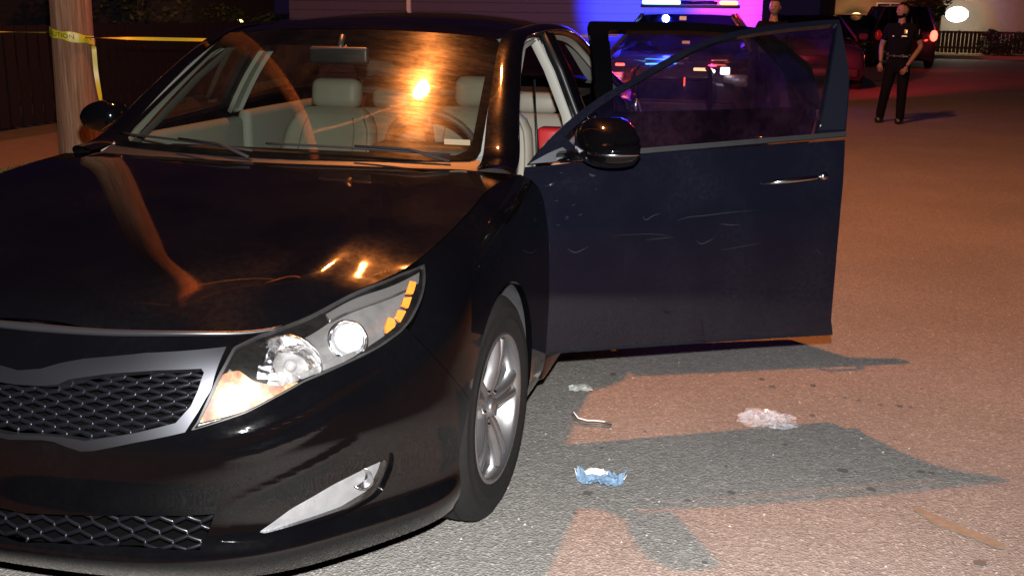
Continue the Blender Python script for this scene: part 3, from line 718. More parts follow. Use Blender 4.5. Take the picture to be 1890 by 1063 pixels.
# right side glass and pillar
def sgn():
    net = []
    for y, zl, xt, zt in ((.72, .985, .760, 1.05), (.95, .995, .715, 1.185), (1.28, 1.01, .655, 1.333), (1.6, 1.025, .638, 1.37), (2.0, 1.04, .64, 1.378), (2.45, 1.055, .648, 1.345), (2.8, 1.062, .69, 1.235)):
        a = np.array([.862, y, zl]); b = np.array([xt, y, zt]); net.append([a, (a+b)/2+np.array([.012, 0, .006]), b])
    return net
SG = Surf(sgn(), nu=60, nv=16)
uB = SG.uk[3]+.12
patch('side_window', SIDEGLASS, SG, [(0, 0), (uB-.05, 0), (uB-.05, SG.Vm), (0, SG.Vm)], h=.06, parent=car, mirror=True, thick=0)
patch('side_window', SIDEGLASS, SG, [(uB+.05, 0), (SG.U, 0), (SG.U, SG.Vm), (uB+.05, SG.Vm)], h=.06, parent=car, mirror=True, thick=0)
patch('door_pillar', TRIM, SG, [(uB-.05, 0), (uB+.05, 0), (uB+.05, SG.Vm), (uB-.05, SG.Vm)], h=.06, parent=car, mirror=True, thick=.02)
patch('pillar_trim', BEIGE2, SG, [(uB-.06, -.0), (uB+.05, 0), (uB+.05, SG.Vm), (uB-.06, SG.Vm)], h=.06, off=-.05, parent=car, mirror=True, thick=.02)
# left B-pillar, seen in the open doorway, painted outside and trimmed inside
def strip(name, rows, mat, parent=car):
    n = len(rows[0]); V = [p for r in rows for p in r]; F = [(i*n+j, i*n+j+1, (i+1)*n+j+1, (i+1)*n+j) for i in range(len(rows)-1) for j in range(n-1)]
    o = mesh(name, V, F, mat, parent); return o
bz = [(.84, .28), (.855, .60), (.845, .90), (.815, 1.03), (.735, 1.22), (.650, 1.375)]
strip('b_pillar', [[(x-.05, 1.70+.06*i/5, z), (x+.005, 1.705+.06*i/5, z), (x+.012, 1.77+.05*i/5, z), (x-.01, 1.84-.01*i/5, z), (x-.06, 1.85-.01*i/5, z)] for i, (x, z) in enumerate(bz)], BLACK)
strip('pillar_trim', [[(x-.052, 1.845, z), (x-.09, 1.83, z), (x-.10, 1.76, z), (x-.085, 1.69, z), (x-.048, 1.695, z)] for i, (x, z) in enumerate(bz)], BEIGE2)
tube('door_seal', [(x-.02, 1.688+.055*i/5, z) for i, (x, z) in enumerate(bz)], .012, TRIM, car)
tube('seat_belt', [(.60, 1.72, 1.18), (.62, 1.73, .9), (.64, 1.72, .5), (.62, 1.70, .35)], .024, TRIM, car, flat=.15)
# ---- cabin
def pad(name, c, d, mat, parent, rot=None, bev=.05, lvl=2):
    bm = bmesh.new(); bm_box(bm, (0, 0, 0), d, None, bev, 4)
    if rot is not None: bmesh.ops.rotate(bm, cent=(0, 0, 0), matrix=rot, verts=bm.verts)
    bmesh.ops.translate(bm, vec=c, verts=bm.verts); return from_bm(name, bm, mat, parent, True)
box('dashboard', (0, .72, .86), (1.42, .50, .17), DASH, car, bev=.05, seg=4)
box('instrument_hood', (.37, .90, .955), (.38, .16, .07), DASH, car, bev=.03, seg=3)
SEAM = pm('seat_seam', (.12, .12, .105), .7)
def seat(x, y, rec, w_=.50):
    s_ = bpy.data.objects.new('seat', None); link(s_, car)
    rt_ = Matrix.Rotation(R(-rec), 3, 'X')
    pad('seat_cushion', (x, y-.25, .50), (w_, .55, .16), BEIGE, s_)
    # shaped backrest: wide at the shoulders, with side bolsters
    V, F = [], []; n = 20; rows = 12
    for i in range(rows+1):
        t = i/rows; hw = w_/2*(.92+.10*math.sin(math.pi*min(1, t*1.1)))*(1 if t < .82 else math.sqrt(max(0, 1-((t-.82)/.2)**2))*.25+.75*(1-(t-.82)*.9)); th = .065*(1-.4*t)+.01
        if i == rows: th *= .3; hw *= .9
        zc_, yc_ = .52+.56*t*math.cos(R(rec)), y+.56*t*math.sin(R(rec))
        for k in range(n):
            a = 2*math.pi*k/n; ca, sa = math.cos(a), math.sin(a); px_ = math.copysign(abs(ca)**.45, ca)*hw; py_ = math.copysign(abs(sa)**.6, sa)*th
            bol = .035*max(0, abs(px_/hw)-.62)/.38 if sa < 0 else 0
            V.append((x+px_, yc_+py_-bol, zc_))
    for i in range(rows):
        for k in range(n): F.append((i*n+k, i*n+(k+1) % n, (i+1)*n+(k+1) % n, (i+1)*n+k))
    F.append(tuple(range(rows*n, rows*n+n)))
    mesh('backrest', V, F, BEIGE, s_)
    for k in (12, 14, 16, 18): tube('seam', [Vector(V[i*n+k])+Vector((0, -.001, 0)) for i in range(1, rows)], .0035, SEAM, s_, 5)
    hy, hz = y+.60*math.sin(R(rec))+.005, .505+.635*math.cos(R(rec))
    pad('headrest', (x, hy, hz+.005), (.235, .10, .135), BEIGE, s_, Matrix.Rotation(R(-8), 3, 'X'), .042)
    for q in (-.06, .06): tube('headrest_post', [(x+q, hy-.03, hz-.16), (x+q, hy, hz-.05)], .007, CHROME, s_)
    return s_
seat(-.335, 1.55, 24, .44); seat(.37, 1.55, 16)
rb = bpy.data.objects.new('rear_bench', None); link(rb, car)
pad('seat_cushion', (0, 2.25, .48), (1.30, .50, .16), BEIGE, rb); pad('backrest', (0, 2.62, .70), (1.30, .14, .52), BEIGE, rb, Matrix.Rotation(R(-20), 3, 'X'), .05)
for x in (-.40, .40): pad('headrest', (x, 2.72, 1.0), (.22, .09, .11), BEIGE, rb, None, .04)
box('parcel_shelf', (0, 2.95, 1.04), (1.2, .42, .03), DASH, car)
for sx in (-1, ): pad('door_trim', (sx*.80, 1.2, .68), (.07, 1.05, .60), BEIGE2, car, None, .03); pad('door_trim', (sx*.80, 2.2, .70), (.07, .85, .60), BEIGE2, car, None, .03)
box('centre_console', (0, 1.15, .52), (.22, .95, .30), DASH, car, bev=.04)
# steering wheel
swc = Vector((.37, 1.02, .93)); swd = Vector((0, 1, .42)).normalized()
swr = bpy.data.objects.new('steering_wheel', None); link(swr, car)
m3 = Vector((0, 0, 1)).rotation_difference(swd).to_matrix()
V, F = lathe_vf([(.182+.014*math.cos(2*math.pi*k/8), .014*math.sin(2*math.pi*k/8)) for k in range(9)], n=40, centre=swc, mat3=m3); mesh('rim', V, F, DASH, swr)
pad('hub', tuple(swc-swd*.02), (.15, .05, .12), DASH, swr, None, .02)
for a in (0, math.pi, -math.pi/2): tube('spoke', [swc+m3 @ Vector((.05*math.cos(a), .05*math.sin(a), 0)), swc+m3 @ Vector((.178*math.cos(a), .178*math.sin(a), 0))], .016, DASH, swr, flat=.5)
# rear-view mirror and its stalk, sun visors
pad('interior_mirror', (.0, 1.02, 1.292), (.24, .03, .065), TRIM, car, None, .014)
tube('mirror_stalk', [(0, 1.02, 1.30), (0, 1.06, 1.365)], .012, TRIM, car)
# paper slip at the foot of the windshield
patch('windshield_slip', WHITE, W, W.px([(820, 254), (868, 256), (868, 266), (820, 264)]), h=.05, off=-.006, parent=car, thick=0)
# cowl and wipers
cw = []
for p in (0, .3, .6, .85, 1):
    y1 = .375+.16*p*p; cw.append([[.70*p, .22+.24*p*p, .955], [.69*p, y1-.04, .965], [.685*p, y1+.01, .984]])
CW = Surf(cw, nu=30, nv=8, sym=True)
patch('cowl_panel', TRIM, CW, [(0, 0), (CW.U, 0), (CW.U, CW.Vm), (0, CW.Vm)], h=.05, parent=car, both=True, thick=0)
WIPE = pm('wiper_grey', (.012, .012, .013), .6, spec=.15)
def wiper(x0, x1, v0, v1):
    pts = []
    for t in np.linspace(0, 1, 9):
        x = x0+(x1-x0)*t; s_ = abs(x); uv = (s_/.685*WU*.985, v0+(v1-v0)*t+.012*math.sin(math.pi*t)); X, N = W.ev([uv], .016); pts.append((math.copysign(X[0][0], x), X[0][1], X[0][2]))
    wr = tube('wiper', pts, .0045, WIPE, car, 6)
    p0 = Vector(pts[-1]); mid = Vector(pts[4]); tube('wiper_arm', [mid+Vector((0, -.01, .008)), mid*.4+p0*.6+Vector((0, -.03, .012)), p0+Vector((.02, -.07, -.012))], [.004, .005, .006], WIPE, wr, 6)
wiper(-.02, .60, .055, .012); wiper(-.66, -.05, .05, .012)

# ---- side mirrors
def side_mirror(parent, sx, off):
    """housing out on a foot at the front corner of the door glass"""
    mo = None
    V, F = [], []; n, rows = 24, 14; c = Vector((1.05, .80, 1.058))
    for i in range(rows+1):
        ph = -math.pi/2+math.pi*i/rows
        for k in range(n):
            th = 2*math.pi*k/n; ct, st, cp, sp = math.cos(th), math.sin(th), math.cos(ph), math.sin(ph)
            e = .75; X = math.copysign(abs(ct)**e, ct)*abs(cp)**.75*.148; Y = math.copysign(abs(st)**.8, st)*abs(cp)**.8*.105; Z = math.copysign(abs(sp)**.75, sp)*.080
            if Y > .055: Y = .055
            Z -= .02*max(0, X/.12)*(1 if Z > 0 else -.3); Z += .02*max(0, -Y/.09)*0
            V.append(((c.x+X)*sx, c.y+Y, c.z+Z))
    for i in range(rows):
        for k in range(n):
            f = (i*n+k, i*n+(k+1) % n, (i+1)*n+(k+1) % n, (i+1)*n+k); F.append(f if sx > 0 else f[::-1])
    if sx < 0: V = [(-.93+(x+1.05)*.62, .88+(y-.80)*.7, 1.045+(z-1.058)*.80) for x, y, z in V]
    hs = mesh('side_mirror', V, F, BLACK, parent, off=off)
    return hs, c
HINGE = Vector((.885, .63, 0)); AO = R(-62)
RZ = Matrix.Rotation(AO, 4, 'Z'); XF = Matrix.Translation(HINGE) @ RZ @ Matrix.Translation(-HINGE)
SD = Surf(NET, nu=420, nv=70, sym=True, xf=XF)
# upper door surface (window frame), closed position, leaning in
dn = []
for y in (.36, .6, .9, 1.2, 1.5, 1.8):
    zb = .955+.062*(y-.36); a = np.array([.866, y, zb]); b = np.array([.640, y, 1.52]); dn.append([a, (a*2+b)/3+np.array([.016, 0, .004]), (a+b*2)/3+np.array([.014, 0, .004]), b])
DU = Surf(dn, xf=XF, nu=60, nv=60)
dr = bpy.data.objects.new('front_door', None); link(dr, car); dr.location = HINGE; dr.rotation_euler = (0, 0, AO); dr['label'] = 'open driver door, dusty and scratched'
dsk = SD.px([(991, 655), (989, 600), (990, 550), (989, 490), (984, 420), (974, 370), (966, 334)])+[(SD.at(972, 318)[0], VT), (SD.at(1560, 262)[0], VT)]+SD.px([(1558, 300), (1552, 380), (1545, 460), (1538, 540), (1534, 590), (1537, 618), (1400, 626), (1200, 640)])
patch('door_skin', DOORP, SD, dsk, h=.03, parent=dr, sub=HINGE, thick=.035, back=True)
OUT = DU.px([(974, 309), (1010, 262), (1058, 216), (1113, 176), (1151, 155), (1198, 127), (1251, 98), (1304, 74), (1367, 56), (1450, 44), (1545, 37), (1579, 35)])
ri = DU.px([(1576, 60), (1568, 150), (1561, 245)])
fo = smooth_curve(OUT, 4)+ri+[(ri[-1][0], 0), (OUT[0][0]-.005, 0)]
IN = smooth_curve(DU.px([(1071, 226), (1120, 188), (1198, 141), (1251, 111), (1304, 85), (1367, 67), (1450, 54), (1545, 45)]), 4)+DU.px([(1536, 100), (1522, 180), (1509, 242)])
IN = [(DU.at(1034, 262)[0], .012)] + IN + [(IN[-1][0], .012)] if False else smooth_curve(DU.px([(1042, 252), (1071, 226), (1120, 188), (1198, 141), (1251, 111), (1304, 85), (1367, 67), (1450, 54), (1545, 45)]), 4)+DU.px([(1536, 100), (1522, 180), (1511, 238)])+[(DU.at(1508, 242)[0], .014), (DU.at(1078, 296)[0], .014)]
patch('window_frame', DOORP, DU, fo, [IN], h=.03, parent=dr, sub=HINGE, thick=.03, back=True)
patch('window', SIDEGLASS, DU, IN, h=.05, off=-.012, parent=dr, sub=HINGE, thick=0)
bt = DU.px([(1083, 290), (1180, 280), (1350, 261), (1508, 243)]); 
patch('belt_trim', TRIM, DU, [(DU.at(1078, 290)[0], .002), (ri[-1][0]-.002, .002), (ri[-1][0]-.002, .020), (DU.at(1078, 290)[0], .020)], h=.04, off=.006, parent=dr, sub=HINGE, thick=.008)
patch('mirror_sail', SATIN, DU, rounded(DU.px([(981, 305), (1010, 284), (1038, 272), (1066, 297), (1030, 300)]), .004), h=.02, off=.004, parent=dr, sub=HINGE, thick=.01)
APL = pm('pillar_film', (.006, .007, .011), .25, coat=1)
patch('pillar_cover', APL, DU, DU.px([(1547, 46), (1572, 44), (1566, 140), (1558, 240), (1513, 240), (1524, 180), (1538, 100)]), h=.03, off=.004, parent=dr, sub=HINGE, thick=.006)
pad('door_trim', tuple(Vector((.80, 1.18, .66))-HINGE), (.06, 1.02, .60), BEIGE2, dr, None, .025)
# mirror on the open door
hs, mc = side_mirror(dr, 1, HINGE)
tube('mirror_foot', [Vector((.86, .70, .99))-HINGE, Vector((.96, .76, 1.01))-HINGE], [.035, .028], BLACK, dr, 10, .6)
V = []
for k in range(13):
    t = -1.15+2.1*k/12; V.append(Vector((mc.x+.1485*math.cos(t)**.75 if math.cos(t) > 0 else mc.x, mc.y+.106*math.copysign(abs(math.sin(t))**.8, math.sin(t)), mc.z-.022))-HINGE)
V = [p for p in V if p.y < mc.y+.055-HINGE.y]
tube('mirror_strip', V, .0055, CHROME, dr, 6)
# handle
hx = SD.ev([SD.at(1408, 339), SD.at(1425, 336), SD.at(1458, 332), SD.at(1495, 328), SD.at(1508, 327)], 0); P_, N_ = hx
hp = [Vector(P_[i]+N_[i]*d)-HINGE for i, d in enumerate((.004, .03, .042, .034, .012))]
tube('door_handle', hp, [.007, .012, .014, .013, .010], CHROME, dr, 10, .75)
X, N = SD.ev([SD.at(1519, 325)], .004); lathe('lock_cylinder', [(0, .012), (.011, .012), (.0145, .006), (.016, 0)], CHROME, dr, 20, Vector(X[0])-HINGE, N[0])
# scratches and scuffs on the door
SCR = pm('bare_scratch', (.014, .0145, .018), .6, spec=.1)
def scratch(pts, w_=.0009):
    V, F = [], []
    pp = smooth_curve(SD.px(pts), 5); X, N = SD.ev(pp, .0006); n0 = len(V)
    for i in range(len(X)):
        t = X[min(i+1, len(X)-1)]-X[max(i-1, 0)]; b = np.cross(t, N[i]); b /= np.linalg.norm(b)+1e-9; ww = w_*math.sin(math.pi*(i+.5)/len(X))
        V.extend([tuple(Vector(X[i]+b*ww)-HINGE), tuple(Vector(X[i]-b*ww)-HINGE)])
    for i in range(len(X)-1): a = n0+2*i; F.append((a, a+1, a+3, a+2))
    mesh('scratch', V, F, SCR, dr, smooth=False)
for s_, w_ in (([(1046, 458), (1062, 466), (1086, 455)], .0016), ([(1284, 443), (1293, 450), (1306, 446), (1318, 438)], .0016), ([(1248, 408), (1270, 401), (1300, 398), (1350, 392), (1400, 388)], .0013),
               ([(1186, 398), (1192, 406), (1206, 398), (1220, 394)], .0014), ([(1328, 413), (1345, 415), (1368, 416)], .0016), ([(1190, 443), (1220, 440), (1246, 438)], .001), ([(1330, 462), (1370, 455), (1405, 448)], .0009),
               ([(1087, 321), (1092, 324), (1099, 325)], .004), ([(1168, 548), (1176, 558)], .001), ([(1504, 460), (1516, 468)], .001), ([(1015, 450), (1006, 500)], .0009), ([(1130, 435), (1200, 432), (1240, 436)], .0008)):
    scratch(s_, w_)
for k in range(9):
    x = random.uniform(975, 1050)+random.random()**2*60; y = random.uniform(345, 420); scratch([(x, y), (x+random.uniform(3, 9), y-random.uniform(-1, 4))], .0009)
# passenger side mirror
side_mirror(car, -1, None)
# ---- rear door, open behind the front one
H2 = Vector((.90, 1.78, 0)); A2 = R(-66); X2 = Matrix.Translation(H2) @ Matrix.Rotation(A2, 4, 'Z') @ Matrix.Translation(-H2)
rd = bpy.data.objects.new('rear_door', None); link(rd, car); rd.location = H2; rd.rotation_euler = (0, 0, A2)
S2 = Surf(NET, nu=420, nv=70, sym=True, xf=X2)
patch('door_skin', BLACK, S, [(u175+.01, v28), (u_at_y(2.5), v28), side_uv(2.55, .5), side_uv(2.66, .72), (u_at_y(2.80), VT), (u175+.01, VT)], h=.05, parent=rd, sub=H2, thick=.035, back=True)
dn = []
for y in (1.74, 2.0, 2.3, 2.6, 2.9):
    a = np.array([.866, y, 1.03+.02*(y-1.74)]); b = np.array([.645, y, 1.425-.10*max(0, (y-2.2))**1.5]); dn.append([a, (a+b)/2+np.array([.018, 0, .006]), b])
D2 = Surf(dn, nu=50, nv=24); U2, V2_ = D2.U, D2.Vm
fr = [(.02, 0), (U2-.10, 0), (U2-.12, V2_*.55), (U2-.30, V2_), (.02, V2_)]; fi = [(.095, .012), (U2-.24, .012), (U2-.25, V2_*.5), (U2-.36, V2_-.045), (.105, V2_-.045)]
patch('window_frame', BLACK, D2, rounded(fr, .02), [rounded(fi, .02)], h=.04, parent=rd, sub=H2, thick=.03, back=True)
patch('window', SIDEGLASS, D2, rounded(fi, .02), h=.06, off=-.012, parent=rd, sub=H2, thick=0)
tube('door_handle', [Vector((.925, 2.46, .93))-H2, Vector((.955, 2.49, .932))-H2, Vector((.957, 2.60, .936))-H2, Vector((.925, 2.64, .938))-H2], .012, CHROME, rd, 8)
pad('door_trim', tuple(Vector((.80, 2.22, .68))-H2), (.06, .82, .60), BEIGE2, rd, None, .025)
# tail lamps on the rear quarters
for mir in (False, True):
    uq = u_at_y(3.42); patch('tail_light', REDP, S, rounded([(uq, VT*.62), (uq+.42, VT*.66), (uq+.42, VT*.86), (uq+.04, VT*.90)], .02), h=.05, off=.006, parent=car, mirror=mir, thick=.02)

# ================================================================== UTILITY POLE with the street lamp
WOOD = None
def wood():
    m, n, l, b = newmat('weathered_pole_wood')
    v = mapping(n, l, (9, 9, .5)); a = noise_tex(n, l, v, 2.2, 8, .7); v2 = mapping(n, l, (40, 40, 1.2)); c = noise_tex(n, l, v2, 2, 5, .7)
    cr = ramp(n, l, a, [(.3, (.10, .042, .022)), (.5, (.22, .10, .05)), (.7, (.30, .175, .10))]); c2 = ramp(n, l, c, [(.35, (.55,)*3), (.6, (1.1,)*3)])
    mx = n.new('ShaderNodeMix'); mx.data_type = 'RGBA'; mx.blend_type = 'MULTIPLY'; mx.inputs[0].default_value = 1
    l.new(cr.outputs[0], mx.inputs[6]); l.new(c2.outputs[0], mx.inputs[7]); l.new(mx.outputs[2], b.inputs['Base Color']); b.inputs['Roughness'].default_value = .85
    bp = n.new('ShaderNodeBump'); bp.inputs['Strength'].default_value = .9; bp.inputs['Distance'].default_value = .012; l.new(c, bp.inputs['Height']); l.new(bp.outputs[0], b.inputs['Normal'])
    return m
WOOD = wood(); GALV = pm('galvanised_steel', (.30, .30, .31), .45, .6)
PX, PY = -2.935, 3.55
pole = thing('utility_pole', 'weathered round wooden utility pole wrapped in yellow tape, at the left edge of the street', 'utility pole', (PX, PY, 0))
pv = []
n = 40; F = []; rows = 60
for i in range(rows+1):
    z = .0+10.5*i/rows; r = .135-.004*z; lean = Vector((.016*z, .004*z, 0))
    for k in range(n):
        a = 2*math.pi*k/n; rr = r*(1+.012*noise.noise(Vector((math.cos(a)*3, math.sin(a)*3, z*.6)))+.008*noise.noise(Vector((math.cos(a)*14, math.sin(a)*14, z*.3)))); pv.append((rr*math.cos(a)+lean.x, rr*math.sin(a)+lean.y, z))
for i in range(rows):
    for k in range(n): F.append((i*n+k, i*n+(k+1) % n, (i+1)*n+(k+1) % n, (i+1)*n+k))
F.append(tuple(range(rows*n, rows*n+n)))
mesh('trunk', pv, F, WOOD, pole)
LAMP = Vector((-.95, 4.45, 8.0)); base = Vector((PX-.09, PY+.03, 7.6)); P0 = Vector((PX, PY, 0))
arm = [base-P0+Vector((.1, .05, 0)), (base*.6+LAMP*.4)-P0+Vector((0, 0, .35)), LAMP-P0+Vector((-.22, -.18, .14))]
tube('lamp_arm', smooth_curve(arm, 6), .03, GALV, pole, 10)
lh = lathe('lamp_head', [(0, .15), (.06, .15), (.13, .11), (.19, .04), (.20, .01), (.17, .0)], GALV, pole, 24, LAMP-P0)
SOD = pm('sodium_lamp_glass', (1, .5, .2), .3, emit=(1, .40, .09), es=160)
lathe('lamp_glass', [(.165, .0), (.15, -.05), (.10, -.085), (0, -.10)], SOD, lh, 20, LAMP-P0)
light('street_lamp_light', 'POINT', LAMP-P0+Vector((0, 0, -.16)), 3300, (1, .275, .055), .09, parent=pole)
box('cross_arm', (-.12, .04, 9.6), (2.3, .09, .11), WOOD, pole, bev=.01)
for x in (-1.05, -.4, .5, .95): lathe('insulator', [(0, .18), (.03, .18), (.04, .12), (.03, .1), (.045, .06), (.02, 0)], pm('insulator_glass', (.2, .25, .22), .2) if 'insulator_glass' not in bpy.data.materials else bpy.data.materials['insulator_glass'], pole, 12, (x-.12, .04, 9.655))
# ---- yellow tape round the pole, then off to both sides
TAPE = pm('yellow_tape', (.42, .34, .015), .38, spec=.4); TAPEB = pm('tape_black_print', (.01, .01, .01), .5)
tape = thing('caution_tape', 'yellow caution tape with black lettering tied round the wooden utility pole', 'caution tape', (PX, PY, 0))
def pole_c(z): return Vector((.016*z, .004*z, z))
def zt(a): return 1.275-.028*(a)          # the wrap climbs as it goes round
V, F = [], []; nn = 60
for i in range(nn+1):
    a = -math.pi+2.0*math.pi*i/nn; zc_ = 1.272-.022*(a+1.3); r = .135-.004*zc_+.006+.003*math.sin(a*9)
    wv = .028*(1+.18*math.sin(a*5)); c = pole_c(zc_)
    V += [tuple(c+Vector((r*math.cos(a), r*math.sin(a), -wv))), tuple(c+Vector(((r+.003)*math.cos(a), (r+.003)*math.sin(a), 0))), tuple(c+Vector((r*math.cos(a), r*math.sin(a), wv)))]
for i in range(nn): a = i*3; F += [(a, a+3, a+4, a+1), (a+1, a+4, a+5, a+2)]
band = mesh('tape_band', V, F, TAPE, tape)
def text_mesh(body, size):
    cu = bpy.data.curves.new('txt', 'FONT'); cu.body = body; cu.size = size; cu.align_x = 'CENTER'; cu.align_y = 'CENTER'
    o = bpy.data.objects.new('txt', cu); COL.objects.link(o); dg = bpy.context.evaluated_depsgraph_get(); me = bpy.data.meshes.new_from_object(o.evaluated_get(dg))
    bpy.data.objects.remove(o); return me
me = text_mesh('CAUTION', .046); me.name = 'tape_lettering'
bm = bmesh.new(); bm.from_mesh(me); bmesh.ops.subdivide_edges(bm, edges=[e for e in bm.edges if e.calc_length() > .01], cuts=2)
for v in bm.verts:
    a = -math.pi/2-.05+v.co.x/.14; zc_ = 1.272-.022*(a+1.3); r = .135-.004*zc_+.0125+.003*math.sin(a*9); c = pole_c(zc_); v.co = c+Vector((r*math.cos(a), r*math.sin(a), v.co.y*.85))
bm.to_mesh(me); bm.free(); me.materials.clear(); me.materials.append(TAPEB); link(bpy.data.objects.new('tape_lettering', me), band)
def ribbon(name, pts, wd, tw, mat, parent, off=Vector((0, 0, 0))):
    V, F = [], []; pts = smooth_curve([tuple(p) for p in pts], 8)
    for i, p in enumerate(pts):
        p = Vector(p)-off; t = (Vector(pts[min(i+1, len(pts)-1)])-Vector(pts[max(i-1, 0)])).normalized(); u = Vector((0, 0, 1)); b = t.cross(u)
        if b.length < .2: b = Vector((1, .3, 0)); 
        b.normalize(); u = b.cross(t); a = tw(i/len(pts)); d = (u*math.cos(a)+b*math.sin(a))*wd; V += [tuple(p-d), tuple(p+d)]
    for i in range(len(pts)-1): a = i*2; F.append((a, a+2, a+3, a+1))
    return mesh(name, V, F, mat, parent)
T0 = Vector((PX, PY, 0))
ribbon('tape_run', [(PX+.145, PY-.05, 1.262), (PX+.8, PY+.9, 1.235), (PX+1.6, PY+2.1, 1.22), (PX+3.0, PY+4.3, 1.25)], .011, lambda t: 1.0+2.2*math.sin(t*9), TAPE, tape, T0)
ribbon('tape_run', [(PX-.15, PY-.03, 1.288), (PX-1.2, PY-.02, 1.29), (PX-4.0, PY+.3, 1.33)], .010, lambda t: 1.15+.3*math.sin(t*14), TAPE, tape, T0)
ribbon('tape_tail', [(PX+.185, PY-.05, 1.262), (PX+.215, PY-.06, 1.22), (PX+.225, PY-.07, 1.05), (PX+.25, PY-.08, .86), (PX+.25, PY-.08, .80)], .014, lambda t: .3+1.1*math.sin(t*4), TAPE, tape, T0)

# ================================================================== other vehicles
GLOWB = pm('blue_beacon', (.1, .2, .8), .3, emit=(.10, .45, 1), es=14); GLOWR = pm('red_beacon', (.8, .1, .1), .3, emit=(1, .16, .06), es=9)
GLOWW = pm('white_lamp_glow', (.9, .9, .9), .3, emit=(.95, .98, 1), es=7); GLOWA = pm('amber_lamp_glow', (.9, .6, .2), .3, emit=(1, .62, .25), es=4)
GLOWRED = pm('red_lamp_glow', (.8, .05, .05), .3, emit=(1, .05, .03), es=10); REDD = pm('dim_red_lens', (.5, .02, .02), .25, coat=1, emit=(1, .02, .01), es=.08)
def other_car(label, cat, loc, rz, paint, L=4.9, Wd=1.9, H=1.45, suv=False, name='parked_car'):
    """body lofted along its length (front at -y), with glass, doors, wheels, lamps"""
    t = thing(name, label, cat, loc, rz)
    hw = Wd/2; f, r = -L/2, L/2
    # profile stations: y, sill z, shoulder z, half width
    st = [(f, .32, .60, hw*.70), (f+.08, .22, .72, hw*.86), (f+.4, .20, .80, hw*.97), (f+1.1, .20, .92, hw), (f+1.45, .20, .97, hw), (0, .2, 1.0, hw), (r-1.3, .2, 1.04, hw), (r-.5, .2, 1.06, hw*.97), (r-.08, .25, 1.0, hw*.88), (r, .35, .9, hw*.76)]
    V, F = [], []
    for (y, z0, z1, h_) in st:
        for (x, z) in ((0, z0), (h_*.94, z0), (h_, z0+.12), (h_*1.01, (z0+z1)/2), (h_*.985, z1-.10), (h_*.90, z1-.01), (h_*.6, z1+.03), (0, z1+.045)): V.append((x, y, z))
    k = 8
    for i in range(len(st)-1):
        for j in range(k-1): a = i*k+j; F.append((a, a+1, a+k+1, a+k))
    F.append(tuple(range(k))[::-1]); F.append(tuple(range((len(st)-1)*k, len(st)*k)))
    n0 = len(V); V += [(-x, y, z) for x, y, z in V]; F += [tuple(i+n0 for i in f_[::-1]) for f_ in F]
    mesh('body', V, [f_[::-1] for f_ in F], paint, t)
    yr = (f+1.15, f+1.95, r-1.25 if not suv else r-.35, r-.55 if not suv else r-.08)
    cab = [(yr[0], .98, hw*.80, .0), (yr[1], H-.03, hw*.62, 1), ((yr[1]+yr[2])/2, H, hw*.63, 1), (yr[2], H-.03, hw*.62, 1), (yr[3], 1.05, hw*.78, 0)]
    rv = []
    for (y, z, h_, q) in cab: rv += [(-h_, y, z), (-h_*.5, y-(.03 if q == 0 and y < 0 else 0), z+.012), (h_*.5, y-(.03 if q == 0 and y < 0 else 0), z+.012), (h_, y, z)]
    mesh('roof', rv[4:16], [(i*4+j, i*4+j+1, (i+1)*4+j+1, (i+1)*4+j) for i in range(2) for j in range(3)], paint, t)
    mesh('windshield', rv[:8], [(j, j+1, 5+j, 4+j) for j in range(3)], SMOKEGLASS, t)
    mesh('rear_window', rv[12:], [(j, j+1, 5+j, 4+j) for j in range(3)], SMOKEGLASS, t)
    for sx in (-1, 1):
        b0 = [(sx*hw*.90, yr[0]+.12, 1.0), (sx*hw*.90, 0, 1.02), (sx*hw*.90, yr[3]-.12, 1.05)]; t0 = [(sx*hw*.62, yr[1], H-.03), (sx*hw*.63, 0, H-.01), (sx*hw*.62, yr[2], H-.03)]
        mesh('side_window', [b0[0], b0[1], t0[1], t0[0]], [(0, 1, 2, 3)], SMOKEGLASS, t, False); mesh('side_window', [b0[1], b0[2], t0[2], t0[1]], [(0, 1, 2, 3)], SMOKEGLASS, t, False)
        tube('pillar', [b0[0], t0[0]], .028, paint, t, 6); tube('pillar', [b0[1], t0[1]], .035, paint, t, 6); tube('pillar', [b0[2], t0[2]], .04, paint, t, 6)
        for dy in (f+.62+.25, r-.62-.25):
            wroot = bpy.data.objects.new('wheel', None); link(wroot, t); wroot.location = (sx*(hw-.10), dy, .335); m3 = Matrix.Rotation(sx*math.pi/2, 3, 'Y')
            V, F = lathe_vf([(.20, .09), (.25, .11), (.32, .09), (.335, .04), (.335, -.09), (.2, -.1)], n=28, mat3=m3); mesh('tyre', V, F, RUBBER, wroot)
            V, F = lathe_vf([(0, .07), (.06, .08), (.17, .05), (.205, .085)], n=20, mat3=m3); mesh('rim', V, F, ALLOY, wroot)
        pad('mirror', (sx*(hw+.08), yr[0]+.35, 1.04), (.18, .10, .13), paint, t, None, .03)
    box('front_grille', (0, f+.02, .58), (.85, .06, .22), GRILL, t, bev=.02); box('front_bumper', (0, f-.02, .36), (hw*1.55, .12, .18), TRIM, t, bev=.04)
    box('rear_bumper', (0, r+.01, .45), (hw*1.6, .12, .2), paint, t, bev=.04)
    return t, f, r, hw
POL = paint_mat('patrol_car_paint', (.05, .05, .07), .01)
DKB = paint_mat('dark_blue_grey_paint', (.02, .022, .03), .01)
pc, f, r, hw = other_car('dark police patrol car with flashing blue and red light bar, behind the open doors', 'police car', (.31, 12.9, 0), R(1), POL, L=5.1, Wd=1.93, H=1.47, name='police_car')
lb = box('light_bar', (.02, -.35, 1.555), (1.32, .26, .045), TRIM, pc, bev=.015)
